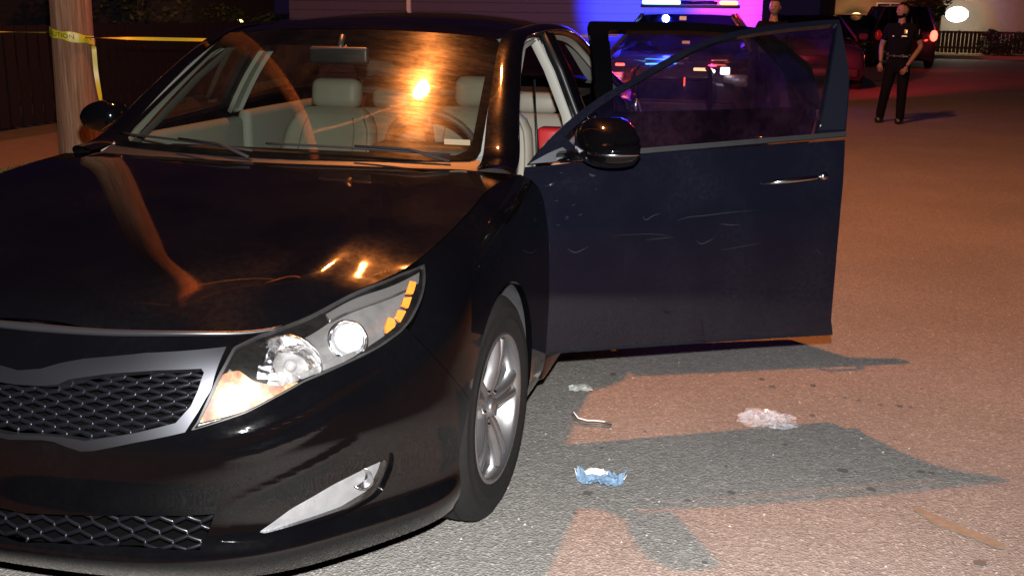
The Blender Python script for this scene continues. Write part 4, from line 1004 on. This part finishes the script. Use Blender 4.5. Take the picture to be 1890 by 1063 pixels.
box('beacon_lens', (-.37, -.35, 1.605), (.50, .24, .05), GLOWB, lb, bev=.02); box('beacon_lens', (.53, -.35, 1.605), (.24, .24, .05), GLOWR, lb, bev=.02); box('beacon_lens', (.14, -.35, 1.605), (.50, .24, .048), SMOKEGLASS, lb, bev=.02)
light('blue_beacon_light', 'POINT', (-.36, -.15, 1.74), 100, (.05, .08, 1), .08, parent=pc); light('red_beacon_light', 'POINT', (.42, -.15, 1.74), 26, (1, .03, .10), .08, parent=pc)
light('blue_glass_spot', 'SPOT', (-.36, -.60, 1.62), 2600, (.03, .05, 1), .05, (.11, -1, -.005), parent=pc, spot=R(13)); light('red_glass_spot', 'SPOT', (.50, -.60, 1.62), 1100, (1, .03, .08), .05, (.10, -1, -.005), parent=pc, spot=R(13))  # added spots that make the door glass and body edges glow
light('blue_hood_spot', 'SPOT', (-.30, -.56, 1.63), 500, (.03, .05, 1), .05, (-.05, -.75, -.78), parent=pc, spot=R(48))  # added spot, a blue wash over the patrol car's own hood
light('blue_glare_spot', 'SPOT', (-.30, -.18, 1.60), 20000, (.025, .04, 1), .05, (-.06, 1, .02), parent=pc, spot=R(48)); light('red_glare_spot', 'SPOT', (.42, -.18, 1.60), 7500, (1, .01, .05), .05, (.20, 1, .02), parent=pc, spot=R(46))  # added spots: coloured pools on the wall stand in for beacon glare
for x, mt in ((-.73, REDD), (.73, HOUS)): box('headlight', (x, f+.10, .70), (.30, .10, .15), HOUS, pc, bev=.03)
box('alley_light', (.61, f-.10, .82), (.11, .05, .085), GLOWW, pc, bev=.015)
box('grille_light', (-.62, f-.06, .865), (.11, .04, .03), GLOWRED, pc, bev=.01); light('grille_light_glow', 'POINT', (-.62, f-.16, .86), 7, (1, .03, .05), .03, parent=pc)
box('amber_light', (.354, f-.05, .83), (.22, .03, .035), GLOWA, pc, bev=.008); box('marker_light', (.154, f-.16, .69), (.014, .03, .10), GLOWRED, pc, bev=.004)
sphere('spotlight', (.475, f-.03, .81), .022, GLOWW, pc, 12)
V1, F1 = tube_vf([(-.45, f-.12, .35), (-.45, f-.14, .80), (-.40, f-.14, .86)], .03, 8); mesh('push_bar', V1, F1, TRIM, pc); V1, F1 = tube_vf([(.45, f-.12, .35), (.45, f-.14, .80), (.40, f-.14, .86)], .03, 8); mesh('push_bar', V1, F1, TRIM, pc)
tube('push_bar_rail', [(-.43, f-.14, .72), (.43, f-.14, .72)], .025, TRIM, pc)
box('windshield_sticker', (.05, f+1.28, 1.10), (.10, .01, .05), WHITE, pc, Matrix.Rotation(R(-50), 3, 'X'))

c2, f, r, hw = other_car('dark tall car with one red glowing tail light, beside the standing officer', 'car', (4.55, 34.0, 0), R(184), DKB, H=1.75, suv=True)
c2.location = (4.75, 33.5, 0)
sphere('tail_light', (-hw*.80, r+.02, .93), .13, GLOWRED, c2, 12, (.8, .4, 1.2)); sphere('bulb_glow', (-hw*.80, r-.04, .93), .05, GLOWW, c2, 10); sphere('tail_light', (hw*.8, r+.02, .93), .12, REDD, c2, 12, (.8, .4, 1.2))
light('tail_glow', 'POINT', (-hw*.80, r+.3, .93), 6, (1, .05, .03), .05, parent=c2)
c3, f, r, hw = other_car('black car parked across the street left of the officer, small red reflectors made to glow at its rear', 'car', (3.45, 34.5, 0), R(182), DKB, H=1.5)
for x, z in ((-.72, .85), (-.55, .85), (.62, .60), (.72, .85), (.8, .6), (-.1, .75)): sphere('tail_reflector', (x, r+.05, z), .035, REDD if z < .8 else GLOWRED, c3, 8, (1, .5, .8))  # upper reflectors shine by emission put into their material
box('roof_tag', (-.03, -.9, 1.40), (.09, .004, .05), WHITE, pc)
c4, f, r, hw = other_car('bluish parked car behind the open front door, only its roof showing over the frame', 'car', (2.05, 22.5, 0), R(6), DKB, H=1.47)

# ================================================================== people
SKINM = pm('skin', (.26, .145, .10), .5, nscale=30, namt=.1); UNI = pm('dark_uniform_cloth', (.005, .005, .008), .9, spec=.1, nscale=30, namt=.3); HAIR = pm('dark_hair', (.010, .007, .006), .8, spec=.1); BOOT = pm('black_boots', (.008, .008, .008), .35)
METALB = pm('brass_badge', (.75, .55, .2), .3, .9)
def skinned(name, chains, mat, parent, root=0, lvl=2):
    """one continuous surface grown over a skeleton: chains of (point, radius) that share points by key"""
    keys = {}; V, E_, Rr = [], [], []
    for ch in chains:
        last = None
        for key, p, r_ in ch:
            if key not in keys: keys[key] = len(V); V.append(p); Rr.append(r_)
            if last is not None: E_.append((last, keys[key]))
            last = keys[key]
    me = bpy.data.meshes.new(name); me.from_pydata(V, E_, []); me.update(); o = bpy.data.objects.new(name, me); COL.objects.link(o)
    md = o.modifiers.new('skin', 'SKIN'); md.use_smooth_shade = True; o.modifiers.new('sub', 'SUBSURF').levels = lvl; o.modifiers['sub'].render_levels = lvl
    for i, v in enumerate(me.skin_vertices[0].data):
        rr = Rr[i]; v.radius = rr if isinstance(rr, tuple) else (rr, rr); v.use_root = (i == root)
    bpy.context.view_layer.update(); dg = bpy.context.evaluated_depsgraph_get(); m2 = bpy.data.meshes.new_from_object(o.evaluated_get(dg)); bpy.data.objects.remove(o)
    m2.name = name; m2.materials.clear(); m2.materials.append(mat); m2.polygons.foreach_set('use_smooth', [True]*len(m2.polygons))
    return link(bpy.data.objects.new(name, m2), parent)
def head(parent, c, yaw, beard=True, s=1.0):
    """skull with brow, nose, jaw, ears; face towards -y before turning"""
    V, F = [], []; n, rows = 32, 26
    for i in range(rows+1):
        ph = -math.pi/2+math.pi*i/rows
        for k in range(n):
            th = 2*math.pi*k/n; x = math.cos(th)*math.cos(ph)*.076; y = math.sin(th)*math.cos(ph)*.096; z = math.sin(ph)*.118
            if z < 0: x *= 1-.30*(-z/.118)**1.3; y = y*(1-.18*(-z/.118)) - .012*(-z/.118)
            fr = math.exp(-(x/.020)**2) if y < 0 else 0
            y -= fr*.020*math.exp(-((z+.018)/.020)**2)           # nose
            y -= (.007*math.exp(-((z+.068)/.012)**2)+.006*math.exp(-((z-.026)/.012)**2))*math.exp(-(x/.04)**2) if y < 0 else 0   # lips, brow
            y += .008*(math.exp(-((abs(x)-.032)/.013)**2)*math.exp(-((z-.006)/.012)**2)) if y < 0 else 0   # eye sockets
            V.append((x*s, y*s, z*s))
    for i in range(rows):
        for k in range(n): F.append((i*n+k, i*n+(k+1) % n, (i+1)*n+(k+1) % n, (i+1)*n+k))
    h = mesh('head', V, F, SKINM, parent); h.location = c; h.rotation_euler = (0, R(0), yaw)
    # hair cap, ears, eyes
    V2 = []; keep = []
    for i, v in enumerate(V):
        z, y = v[2], v[1]; V2.append((v[0]*1.05, v[1]*1.05+.003, v[2]*1.06+.002)); keep.append((z > .055*s+(-y*.3 if y < 0 else -y*1.1)) and z > -.06*s)
    F2 = [f for f in F if all(keep[i] for i in f)]; used = sorted({i for f in F2 for i in f}); mp = {i: j for j, i in enumerate(used)}
    mesh('hair', [V2[i] for i in used], [tuple(mp[i] for i in f) for f in F2], HAIR, h)
    if beard:
        kb = [(v[2] < (-.062 if abs(v[0]) < .05*s else -.03)*s and v[1] < .03*s and v[2] > -.115*s) for v in V]; F3 = [f for f in F if all(kb[i] for i in f)]; used = sorted({i for f in F3 for i in f}); mp = {i: j for j, i in enumerate(used)}
        mesh('beard', [(V[i][0]*1.03, V[i][1]*1.03-.001, V[i][2]*1.02) for i in used], [tuple(mp[i] for i in f) for f in F3], HAIR, h)
    for sx in (-1, 1):
        sphere('ear', (sx*.077*s, .008, -.005), .018*s, SKINM, h, 10, (.4, .8, 1.4)); sphere('eye', (sx*.032*s, -.083*s, .006*s), .010*s, pm('eye_dark', (.05, .04, .04), .2) if 'eye_dark' not in bpy.data.materials else bpy.data.materials['eye_dark'], h, 10)
    return h
def hand(parent, wrist, d, up, s=1.0, side=1, bend=.5):
    """palm and five curled fingers, growing from the wrist along d"""
    d = Vector(d).normalized(); up = Vector(up); side_ = d.cross(up).normalized()*side; up = side_.cross(d).normalized()*side
    W_ = Vector(wrist); ch = []; P1 = W_+d*.045*s; P2 = W_+d*.085*s
    ch.append([('w', tuple(W_), .024*s), ('p1', tuple(P1), (.034*s, .017*s)), ('p2', tuple(P2), (.036*s, .015*s))])
    for i, L_ in enumerate((.068, .078, .072, .056)):
        q = P2+side_*(.030-.020*i)*s; a = q+(d*math.cos(bend*.5)+up*math.sin(bend*.5))*L_*.45*s; b = a+(d*math.cos(bend*1.6)+up*math.sin(bend*1.6))*L_*.55*s
        ch.append([('p2', tuple(P2), 0), ('f%da' % i, tuple(q), .0095*s), ('f%db' % i, tuple(a), .009*s), ('f%dc' % i, tuple(b), .0075*s)])
    t1 = P1+side_*.035*s+up*.008*s; t2 = t1+(d*.8+side_*.5+up*.3).normalized()*.04*s; ch.append([('p1', tuple(P1), 0), ('t1', tuple(t1), .012*s), ('t2', tuple(t2), .009*s)])
    return skinned('hand', ch, SKINM, parent, 0, 1)
def person(label, loc, rz, headyaw, right_arm, left_arm, legs, H=1.78, beard=True, sleeves=False):
    """standing figure; right_arm / left_arm = elbow and wrist in body space (x to its left, -y forward)"""
    t = thing('person', label, 'person', loc, rz); k = H/1.80
    def v(x, y, z): return (x*k, y*k, z*k)
    (rf, lf) = legs
    hipz = .93
    body = [[('pelvis', v(0, 0, .95), (.12*k, .08*k)), ('waist', v(0, -.005, 1.08), (.12*k, .085*k)), ('chest', v(0, -.01, 1.28), (.15*k, .10*k)), ('neck0', v(0, .0, 1.46), (.075*k, .07*k)), ('neck1', v(0, -.015, 1.53), .056*k), ('skull', v(0, -.02, 1.60), .05*k)]]
    sh = {}
    for nm, sx, (el, wr) in (('r', -1, right_arm), ('l', 1, left_arm)):
        body.append([('chest', 0, 0), (nm+'sh', v(sx*.185, 0, 1.415), .062*k), (nm+'el', v(*el), .042*k), (nm+'fa', tuple((Vector(v(*el))*.6+Vector(v(*wr))*.4)), .040*k), (nm+'wr', v(*wr), .026*k)])
    for nm, sx, ft in (('r', -1, rf), ('l', 1, lf)):
        kn = ((ft[0]+sx*.09)/2+.0, -.02+(ft[1])/2, .50)
        body.append([('pelvis', 0, 0), (nm+'hip', v(sx*.09, 0, .88), .075*k), (nm+'kn', v(*kn), .055*k), (nm+'an', v(ft[0], ft[1]+.01, .10), .045*k)])
    skinned('body', body, SKINM, t)
    g = 1.13
    shirt = [[('pelvis0', v(0, 0, .93), (.175*k, .128*k)), ('pelvis', v(0, 0, 1.0), (.178*k, .13*k)), ('waist', v(0, -.005, 1.10), (.17*k, .125*k)), ('chest', v(0, -.01, 1.28), (.192*k, .136*k)), ('collar', v(0, 0, 1.445), (.092*k, .082*k)), ('neck0', v(0, -.004, 1.485), (.066*k, .063*k))]]
    for nm, sx, (el, wr) in (('r', -1, right_arm), ('l', 1, left_arm)):
        S_ = Vector(v(sx*.185, 0, 1.415)); E_ = Vector(v(*el)); shirt.append([('chest', 0, 0), (nm+'sh', tuple(S_), .078*k), (nm+'sl', tuple(S_.lerp(E_, .72)), .064*k)]+([(nm+'cf', tuple(Vector(v(*wr))), .04*k)] if sleeves else []))
    so = skinned('shirt', shirt, UNI, t)
    tr = [[('pelvis', v(0, 0, 1.02), (.160*k, .115*k)), ('crotch', v(0, 0, .90), (.15*k, .112*k))]]
    for nm, sx, ft in (('r', -1, rf), ('l', 1, lf)):
        kn = ((ft[0]+sx*.09)/2, -.02+(ft[1])/2, .50)
        tr.append([('crotch', 0, 0), (nm+'hip', v(sx*.092, 0, .84), .112*k), (nm+'kn', v(*kn), .082*k), (nm+'an', v(ft[0], ft[1]+.01, .13), .070*k), (nm+'hem', v(ft[0], ft[1]+.01, .06), .072*k)])
    skinned('trousers', tr, UNI, t)
    for sx, ft in ((-1, rf), (1, lf)):
        bm = bmesh.new(); bm_box(bm, (ft[0]*k, ft[1]*k-.055, .045), (.098, .285, .088), None, .035, 3); from_bm('boot', bm, BOOT, t, True)
    h = head(t, Vector(v(0, -.035, 1.665)), headyaw, beard, s=k)
    for side, (el, wr) in ((-1, right_arm), (1, left_arm)):
        d = Vector(wr)-Vector(el); hand(t, Vector(v(*wr))-d.normalized()*.005, d, (0, 1, 0) if abs(d.z) > .1 else (0, 0, -1), k, side)
    return t, k, v
P1_, k, v = person('police officer in dark short-sleeved uniform standing on the open street, looking to the left', (3.17, 13.55, 0), R(-12), R(-48),
    ((-.27, .05, 1.14), (-.255, -.02, .90)), ((.30, .07, 1.15), (.14, -.13, .86)), ((-.20, .04), (.10, -.04)), H=1.66)
box('belt', v(0, 0, 1.0), (.345*k, .255*k, .05), BOOT, P1_, bev=.03, seg=3)
for x, z, sx_, sz_ in ((-.155, .97, .05, .14), (.16, .985, .045, .09), (.07, 1.0, .05, .06), (-.06, 1.0, .04, .05)): box('pouch', v(x, -.10 if abs(x) < .1 else -.02, z), (sx_, .06, sz_), BOOT, P1_, bev=.012)
box('badge', v(.085, -.155, 1.36), (.045, .008, .06), METALB, P1_, bev=.003); box('name_plate', v(.07, -.155, 1.295), (.07, .006, .018), pm('name_plate', (.8, .7, .5), .3, .6), P1_); box('name_plate', v(-.09, -.15, 1.295), (.022, .006, .014), WHITE, P1_)
box('shoulder_patch', v(.262, -.02, 1.36), (.008, .06, .07), pm('patch_cloth', (.35, .30, .35), .7), P1_, bev=.003)
P2_, k2, v2 = person('person in dark clothes standing behind the open door, only the pinkish lit face in view', (1.45, 12.2, 0), R(15), R(-30), ((-.26, .04, 1.14), (-.25, -.08, .9)), ((.27, .04, 1.14), (.25, -.08, .9)), ((-.10, 0), (.10, 0)), H=1.68, beard=False, sleeves=True)

# ================================================================== houses, fences, shrubs
SIDING = pm('glare_blue_siding', (.065, .06, .11), .8, nscale=3, namt=.1); BRICKB = pm('beige_render', (.26, .22, .16), .8, nscale=5, namt=.12); ROOFM = pm('roof_shingle', (.05, .045, .05), .9, nscale=20); WDARK = pm('window_dark', (.01, .01, .015), .1)  # siding tinted blue: beacon glare put into its colour
WTRIM = pm('white_trim', (.6, .6, .58), .6)
def house(name, label, loc, rz, L, D, H, wall, boards=True, windows=(), doors=(), bh=.16):
    t = thing(name, label, 'house', loc, rz)
    box('wall', (0, D/2, H/2), (L, D, H), wall, t)
    if boards:
        me = None
        for i in range(int(H/bh)):
            V = [(-L/2, -.004, i*bh+.002), (L/2, -.004, i*bh+.002), (L/2, -.026, i*bh+.004), (-L/2, -.026, i*bh+.004), (-L/2, -.008, (i+1)*bh), (L/2, -.008, (i+1)*bh)]
            if me is None:
                o = mesh('siding_board', V, [(0, 1, 2, 3), (3, 2, 5, 4)], wall, t, False); me = o.data
            else:
                o = bpy.data.objects.new('siding_board', me); link(o, t); o.location = (0, 0, i*bh)
    bm = bmesh.new(); bmesh.ops.create_cube(bm, size=1); bmesh.ops.delete(bm, geom=bm.verts[:], context='VERTS'); 
    vv = [bm.verts.new(p) for p in ((-L/2-.4, -.5, H), (L/2+.4, -.5, H), (L/2+.4, D+.5, H), (-L/2-.4, D+.5, H), (-L/2-.4, D/2, H+1.6), (L/2+.4, D/2, H+1.6))]
    for q in ((0, 1, 5, 4), (2, 3, 4, 5), (0, 4, 3), (1, 2, 5), (0, 3, 2, 1)): bm.faces.new([vv[i] for i in q])
    from_bm('roof', bm, ROOFM, t)
    for (x, z, w_, h_) in windows:
        wd = box('window', (x, -.05, z), (w_, .05, h_), WTRIM, t); box('pane', (x-w_*.235, -.08, z), (w_*.42, .02, h_*.88), WDARK, wd); box('pane', (x+w_*.235, -.08, z), (w_*.42, .02, h_*.88), WDARK, wd)
    for (x, w_) in doors: box('door', (x, -.05, 1.0), (w_, .05, 2.0), WTRIM, t, bev=.01)
    return t
hA = house('house', 'clapboard house wall set close behind the flashing patrol car to carry its glare', (-3.05, 16.6, 0), R(3), 8.5, 7, 3.0, SIDING, True, [], [])  # wall brought near the patrol car so the added glare spots show on it
box('downpipe', (-1.95, -.08, 1.5), (.07, .07, 3.0), WTRIM, hA)
hB = house('house', 'tan house with a lit porch across the far end of the street', (6.6, 47, 0), R(3), 6.2, 8, 3.1, BRICKB, True, [(-.9, 1.5, 1.1, 1.0)], [(.5, 1.0)], .2)
hC = house('house', 'beige house at the right with a bright white wall lamp', (11.7, 44, 0), R(-6), 8.5, 8, 3.0, BRICKB, False, [(2.0, 1.6, 1.5, 1.2)], [])
hD = house('house', 'dark grey outbuilding in the shadows at the far left behind the pole', (-17.2, 22, 0), R(6), 9, 6, 3.2, pm('dark_siding', (.045, .042, .055), .9), True, [], [])
def lampglobe(name, label, loc, r_, col, power, es=30, lightcol=None):
    t = thing(name, label, 'lamp', loc); 
    sphere('globe', (0, 0, 0), r_, pm(name+'_glow_%d' % (len(bpy.data.materials)), col, .4, emit=col, es=es), t, 12, (1.15, .7, .8)); box('wall_bracket', (0, r_*.9, .02), (.10, r_*1.2, .12), TRIM, t)
    if power: light('lamp_light', 'POINT', (0, -r_*2.2, 0), power, lightcol or col, .1, parent=t)
    return t
lampglobe('porch_lamp', 'warm orange porch lamp on the tan house across the street', (4.35, 46.2, 1.42), .20, (1, .55, .22), 45, 3, (1, .45, .15))
lampglobe('wall_lamp', 'bright white wall lamp, brightest light at the top right', (7.9, 43.4, 1.55), .36, (1, .93, .85), 55, 14, (1, .70, .42))
lampglobe('wall_lamp', 'small cold white lamp between the bushes at the upper left', (-15.5, 27.5, 1.12), .10, (.85, 1, .9), 6, 8)
lampglobe('porch_lamp', 'small yellow lamp above the roof line of the black sedan', (-10.9, 21.4, 1.12), .085, (1, .85, .2), 5, 6)
for q, zz in (((-15.5, 27.9), 1.0), ((-10.9, 21.75), 1.02)):
    tag(tube('lamp_post', [(q[0], q[1], .1), (q[0], q[1], zz+.15)], .04, TRIM), 'thin dark post carrying the small %s lamp at the upper left' % ('white' if zz < 1.01 else 'yellow'), 'post')
LEAF = pm('dark_leaves', (.035, .06, .02), .7, nscale=3, namt=.5); BARK = pm('bark', (.06, .045, .03), .9, nscale=12)
def shrub(name, label, c, dims, n, seed, leaf=.05, cat='shrub', trunk=0):
    rg = random.Random(seed); t = thing(name, label, cat, c)
    V, F = [], []; clumps = [(Vector((rg.uniform(-.8, .8)*dims[0]/2, rg.uniform(-.8, .8)*dims[1]/2, trunk+rg.uniform(.15, .85)*dims[2])), rg.uniform(.16, .34)*min(dims[0], dims[2])) for _ in range(14)]
    for i in range(n):
        cc, rr = clumps[i % 14]; d = Vector((rg.gauss(0, 1), rg.gauss(0, 1), rg.gauss(0, 1))).normalized()*rr*rg.uniform(.6, 1.1)**.5; p = cc+d
        a = Vector((rg.gauss(0, 1), rg.gauss(0, 1), rg.gauss(0, .5))).normalized()*leaf; b = a.cross(Vector((rg.gauss(0, 1), rg.gauss(0, 1), 1))).normalized()*leaf*.5; k_ = len(V)
        V += [p-a, p+b, p+a, p-b]; F.append((k_, k_+1, k_+2, k_+3))
    cr = mesh('crown', V, F, LEAF, t, False)
    for j in range(4 if not trunk else 1):
        q = clumps[j][0]; tube('trunk', [(q.x*.2, q.y*.2, 0), (q.x*.5, q.y*.5, max(.2, trunk*.6)), tuple(q)], [.05 if trunk else .02, .035 if trunk else .015, .012], BARK, t, 6)
    return t
shrub('shrub', 'dark rounded bush in front of the purple-lit wall, right of the small white lamp', (-11.4, 23.5, .1), (2.8, 1.4, 1.25), 2600, 3)
shrub('shrub', 'low dark bush left of the small white lamp, near the pole', (-15.8, 24.5, .1), (2.4, 1.4, .95), 1800, 4)
shrub('shrub', 'dark bush just behind the roof of the black sedan, beside the yellow lamp', (-9.0, 18.2, .1), (2.6, 1.2, 1.25), 2400, 5)
shrub('tree', 'dark leafy tree at the very left behind the utility pole', (-10.8, 16.0, .1), (2.6, 2.2, 2.8), 3600, 6, .07, 'tree', .9)
shrub('tree', 'tree overhanging the corner of the beige house at the right', (6.7, 41.5, 0), (1.8, 2.0, 2.6), 2400, 7, .09, 'tree', 1.2)
shrub('shrub', 'bush by the fence under the white wall lamp', (9.6, 41.2, 0), (2.4, 1.0, 1.0), 1500, 8, .07)
shrub('shrub', 'shrub beside the porch of the tan house', (3.4, 44.5, 0), (1.4, 1.0, 1.5), 1200, 9, .07)
# far verge: grass, kerb, fence
YK = 40.0
o = box('far_kerb', (8, YK, .06), (60, .18, .13), CONC); o['kind'] = 'structure'
DRYG = pm('dry_grass', (.20, .15, .05), .9, nscale=2, namt=.4)
o = mesh('far_lawn', [(-22, YK+.09, .118), (38, YK+.09, .118), (38, 90, .118), (-22, 90, .118)], [(0, 1, 2, 3)], DRYG, smooth=False); o['kind'] = 'structure'
FEN = pm('fence_rail_wood', (.07, .05, .035), .85)
def fence(label, a, b, H_, npost, bw, mat):
    a, b = Vector(a), Vector(b); t = thing('fence', label, 'fence', tuple(a)); d = b-a; L_ = d.length; ang = math.atan2(d.y, d.x); t.rotation_euler = (0, 0, ang)
    me = None
    for i in range(npost):
        o = box('post', (L_*i/(npost-1), 0, H_/2), (.09, .09, H_), mat, t) if me is None else link(bpy.data.objects.new('post', me), t)
        if me is not None: o.location = (L_*i/(npost-1), 0, 0)
        else: me = o.data
    for z in (.25*H_, .92*H_): box('rail', (L_/2, -.06, z), (L_, .03, .08), mat, t)
    if bw:
        nb = min(90, int(L_/bw)); m2 = None
        for i in range(nb):
            if m2 is None: o = box('picket', (bw*.5, -.09, H_*.5), (bw*.8, .02, H_*.95), mat, t); m2 = o.data
            else: o = link(bpy.data.objects.new('picket', m2), t); o.location = (i*bw, 0, 0)
    return t
fence('low picket fence in front of the beige house at the upper right', (6.6, 42.6, .118), (14.5, 42.0, .118), .85, 7, .14, FEN)
fence('long dark board fence behind the pole along the left side', (-6.6, 2.0, .12), (-6.9, 19.0, .12), 1.15, 10, .2, pm('dark_fence_wood', (.010, .008, .009), .95, spec=.1))

# ================================================================== things on the asphalt
def crumple(name, label, cat, c, size, mat, seed, hgt=.5, n=14, rot=0, thin=False):
    rg = random.Random(seed); V, F = [], []
    for i in range(n):
        for j in range(n):
            x, y = (i/(n-1)-.5), (j/(n-1)-.5); p = Vector((x*5+seed, y*5, seed*1.7)); r_ = math.hypot(x, y)*2
            e = 1-.22*noise.noise(Vector((math.atan2(y, x)*1.3, seed, 0)))
            z = abs(noise.noise(p*1.1))*hgt*1.2+abs(noise.noise(p*2.6))*hgt*.7; z *= max(.12, 1-r_**2*.6)
            V.append((x*size[0]*e+noise.noise(p*2)*size[0]*.08, y*size[1]*e+noise.noise(p*2+Vector((9, 9, 9)))*size[1]*.08, .004+z*size[2]))
    for i in range(n-1):
        for j in range(n-1):
            if math.hypot((i+.5)/(n-1)-.5, (j+.5)/(n-1)-.5) > .56: continue
            a = i*n+j; F.append((a, a+n, a+n+1, a+1))
    o = mesh(name, V, F, mat, None, False); o.location = c; o.rotation_euler = (0, 0, rot); return tag(o, label, cat)
BLUEM = pm('blue_mask_fabric', (.13, .21, .31), .7, nscale=60, namt=.25)
BAG = pm('clear_plastic', (.70, .70, .75), .22, coat=1)
BAG.node_tree.nodes['Principled BSDF'].inputs['Alpha'].default_value = .36
mk = thing('face_mask', 'crumpled light blue disposable face mask lying on the grey shadowed asphalt', 'face mask', (1.16, .285, 0))
mk.scale = (.82, .82, .7)
V, F = [], []; nx, ny = 26, 14
for i in range(nx):
    for j in range(ny):
        u, v_ = i/(nx-1)-.5, j/(ny-1)-.5; z = .018*math.exp(-(u*3.2)**2)+abs(noise.noise(Vector((u*9, v_*7, 2))))*.035+.010*abs(math.sin(v_*26)); z += .040*max(0, abs(u)-.36)*6*(1 if v_ > 0 else .4)
        V.append((u*.185+.010*noise.noise(Vector((v_*6, u*4, 5))), v_*.115*(1-.7*u*u)+.016*noise.noise(Vector((u*7, 1, 1)))+.04*u*u, .004+z))
for i in range(nx-1):
    for j in range(ny-1): a = i*ny+j; F.append((a, a+ny, a+ny+1, a+1))
mesh('mask_fabric', V, F, BLUEM, mk, False)
V = [(-.045+.03*math.cos(t), .035+.022*math.sin(t), .045+.014*math.sin(t*2)) for t in np.linspace(0, 3.2, 9)]
tube('ear_loop', [(-.09, .0, .02), (-.108, .03, .05), (-.100, .055, .025), (-.085, .045, .02)], .0018, WHITE, mk, 6); tube('ear_loop', [(.085, .0, .02), (.10, .025, .045), (.092, .05, .02)], .0018, WHITE, mk, 6)
crumple('mask_lining', 'x', 'x', (0, 0, 0), (.09, .05, .05), WHITE, 4, .6, 10); o = bpy.data.objects['mask_lining']; o.parent = mk; o.location = (-.022, .04, .028); del o['category']; del o['label']
bagt = crumple('plastic_bag', 'crumpled clear plastic bag on the orange-lit asphalt, right of the mask', 'plastic bag', (1.665, 1.01, 0), (.21, .18, .05), BAG, 14, .8, 22)
crumple('paper_scrap', 'small pale paper scrap on the asphalt just below the open front door', 'paper scrap', (.935, 1.17, 0), (.085, .085, .05), pm('pale_paper', (.40, .42, .40), .7), 21, .4, 8, .3)
stk = thing('broken_trim', 'thin dark curved strip of broken trim on the asphalt beside the open door', 'debris', (1.045, .79, 0))
V, F = tube_vf([(-.075, .02, .03), (-.06, .008, .012), (-.02, -.006, .008), (.03, -.002, .012), (.075, .0, .008)], [.004, .009, .010, .008, .009], 6, True, .4); mesh('strip', V, F, pm('dull_green_plastic', (.05, .065, .06), .4), stk); mesh('torn_edge', *tube_vf([(-.07, .02, .036), (-.05, .006, .02), (-.015, -.004, .018), (.01, .0, .019), (.05, .002, .018)], .0028, 5), WHITE, stk)
# stains: oil spots and a brown tyre mark, thin films on the road
def stain(label, pts, col, z=.004):
    V = [(x, y, 0) for x, y in pts]; m_ = pm('stain_%d' % len(bpy.data.materials), col, .75, nscale=40, namt=.5); o = mesh('stain', V, [tuple(range(len(V)))], m_, smooth=False); o['kind'] = 'stuff'; o['label'] = label; o.location.z = z; return o
def G(x, y):
    d = FW+RT*((x-945)/FPX)-UP*((y-531.5)/FPX); t = -CAM.z/d.z; p = CAM+d*t; return (p.x, p.y)
stain('brown rusty drag mark on the asphalt at the lower right', smooth_curve([G(*p) for p in ((1683, 938), (1700, 940), (1750, 962), (1800, 982), (1850, 1004), (1845, 1014), (1780, 990), (1730, 972), (1700, 952), (1683, 940))], 4), (.19, .15, .11))
rg = random.Random(5); V, F = [], []
for (x, y, r_) in [(1132, 692, 9), (1050, 660, 16), (1448, 822, 7), (1349, 911, 9), (1085, 912, 11), (1061, 948, 5), (1150, 640, 5), (1500, 768, 8), (1660, 750, 8), (1700, 872, 9), (1720, 874, 7), (1608, 905, 10), (1555, 870, 12), (1808, 1040, 12), (1560, 735, 5), (1585, 740, 5), (1625, 748, 5), (1680, 752, 6), (1110, 828, 6), (1190, 797, 4), (1405, 700, 7), (1425, 714, 8), (1500, 712, 8), (1300, 1040, 6), (1340, 862, 4), (1270, 925, 6)]:
    gx, gy = G(x, y); n_ = 12; k_ = len(V); rr = r_/2033.5*3.0
    for q in range(n_): a = 2*math.pi*q/n_; e = rr*(.7+.5*rg.random()); V.append((gx+e*math.cos(a)*1.1, gy+e*math.sin(a), 0))
    F.append(tuple(range(k_, k_+n_)))
o = mesh('oil_spots', V, F, pm('oil_spot', (.095, .085, .076), .7), smooth=False); o.location.z = .0045; o['kind'] = 'stuff'; o['label'] = 'small dark oil and gum spots scattered over the asphalt'
rg = random.Random(9); V, F = [], []
for i in range(900):
    x, y = rg.uniform(-3, 4.5), rg.uniform(-1.5, 7) ; s_ = rg.uniform(.0015, .0045); k_ = len(V)
    V += [(x-s_, y-s_, 0), (x+s_, y-s_*.6, 0), (x+s_*.5, y+s_, 0), (x, y, s_*1.1)]; F += [(k_, k_+1, k_+3), (k_+1, k_+2, k_+3), (k_+2, k_, k_+3)]
o = mesh('grit', V, F, pm('grit_stone', (.34, .32, .29), .6), smooth=False); o['kind'] = 'stuff'; o['label'] = 'loose pale grit on the road surface'
# red package lying in the doorway behind the driver seat
rp = thing('red_package', 'red package with a white label lying in the doorway behind the driver seat', 'package', (.66, 1.93, 0))
box('packet', (0, 0, .83), (.16, .10, .26), REDP, rp, bev=.02, seg=3); box('white_label', (0, -.053, .86), (.04, .004, .10), WHITE, rp, Matrix.Rotation(R(25), 3, 'Y'))
box('carrier', (0, .02, .60), (.22, .2, .22), BEIGE, rp, bev=.03)
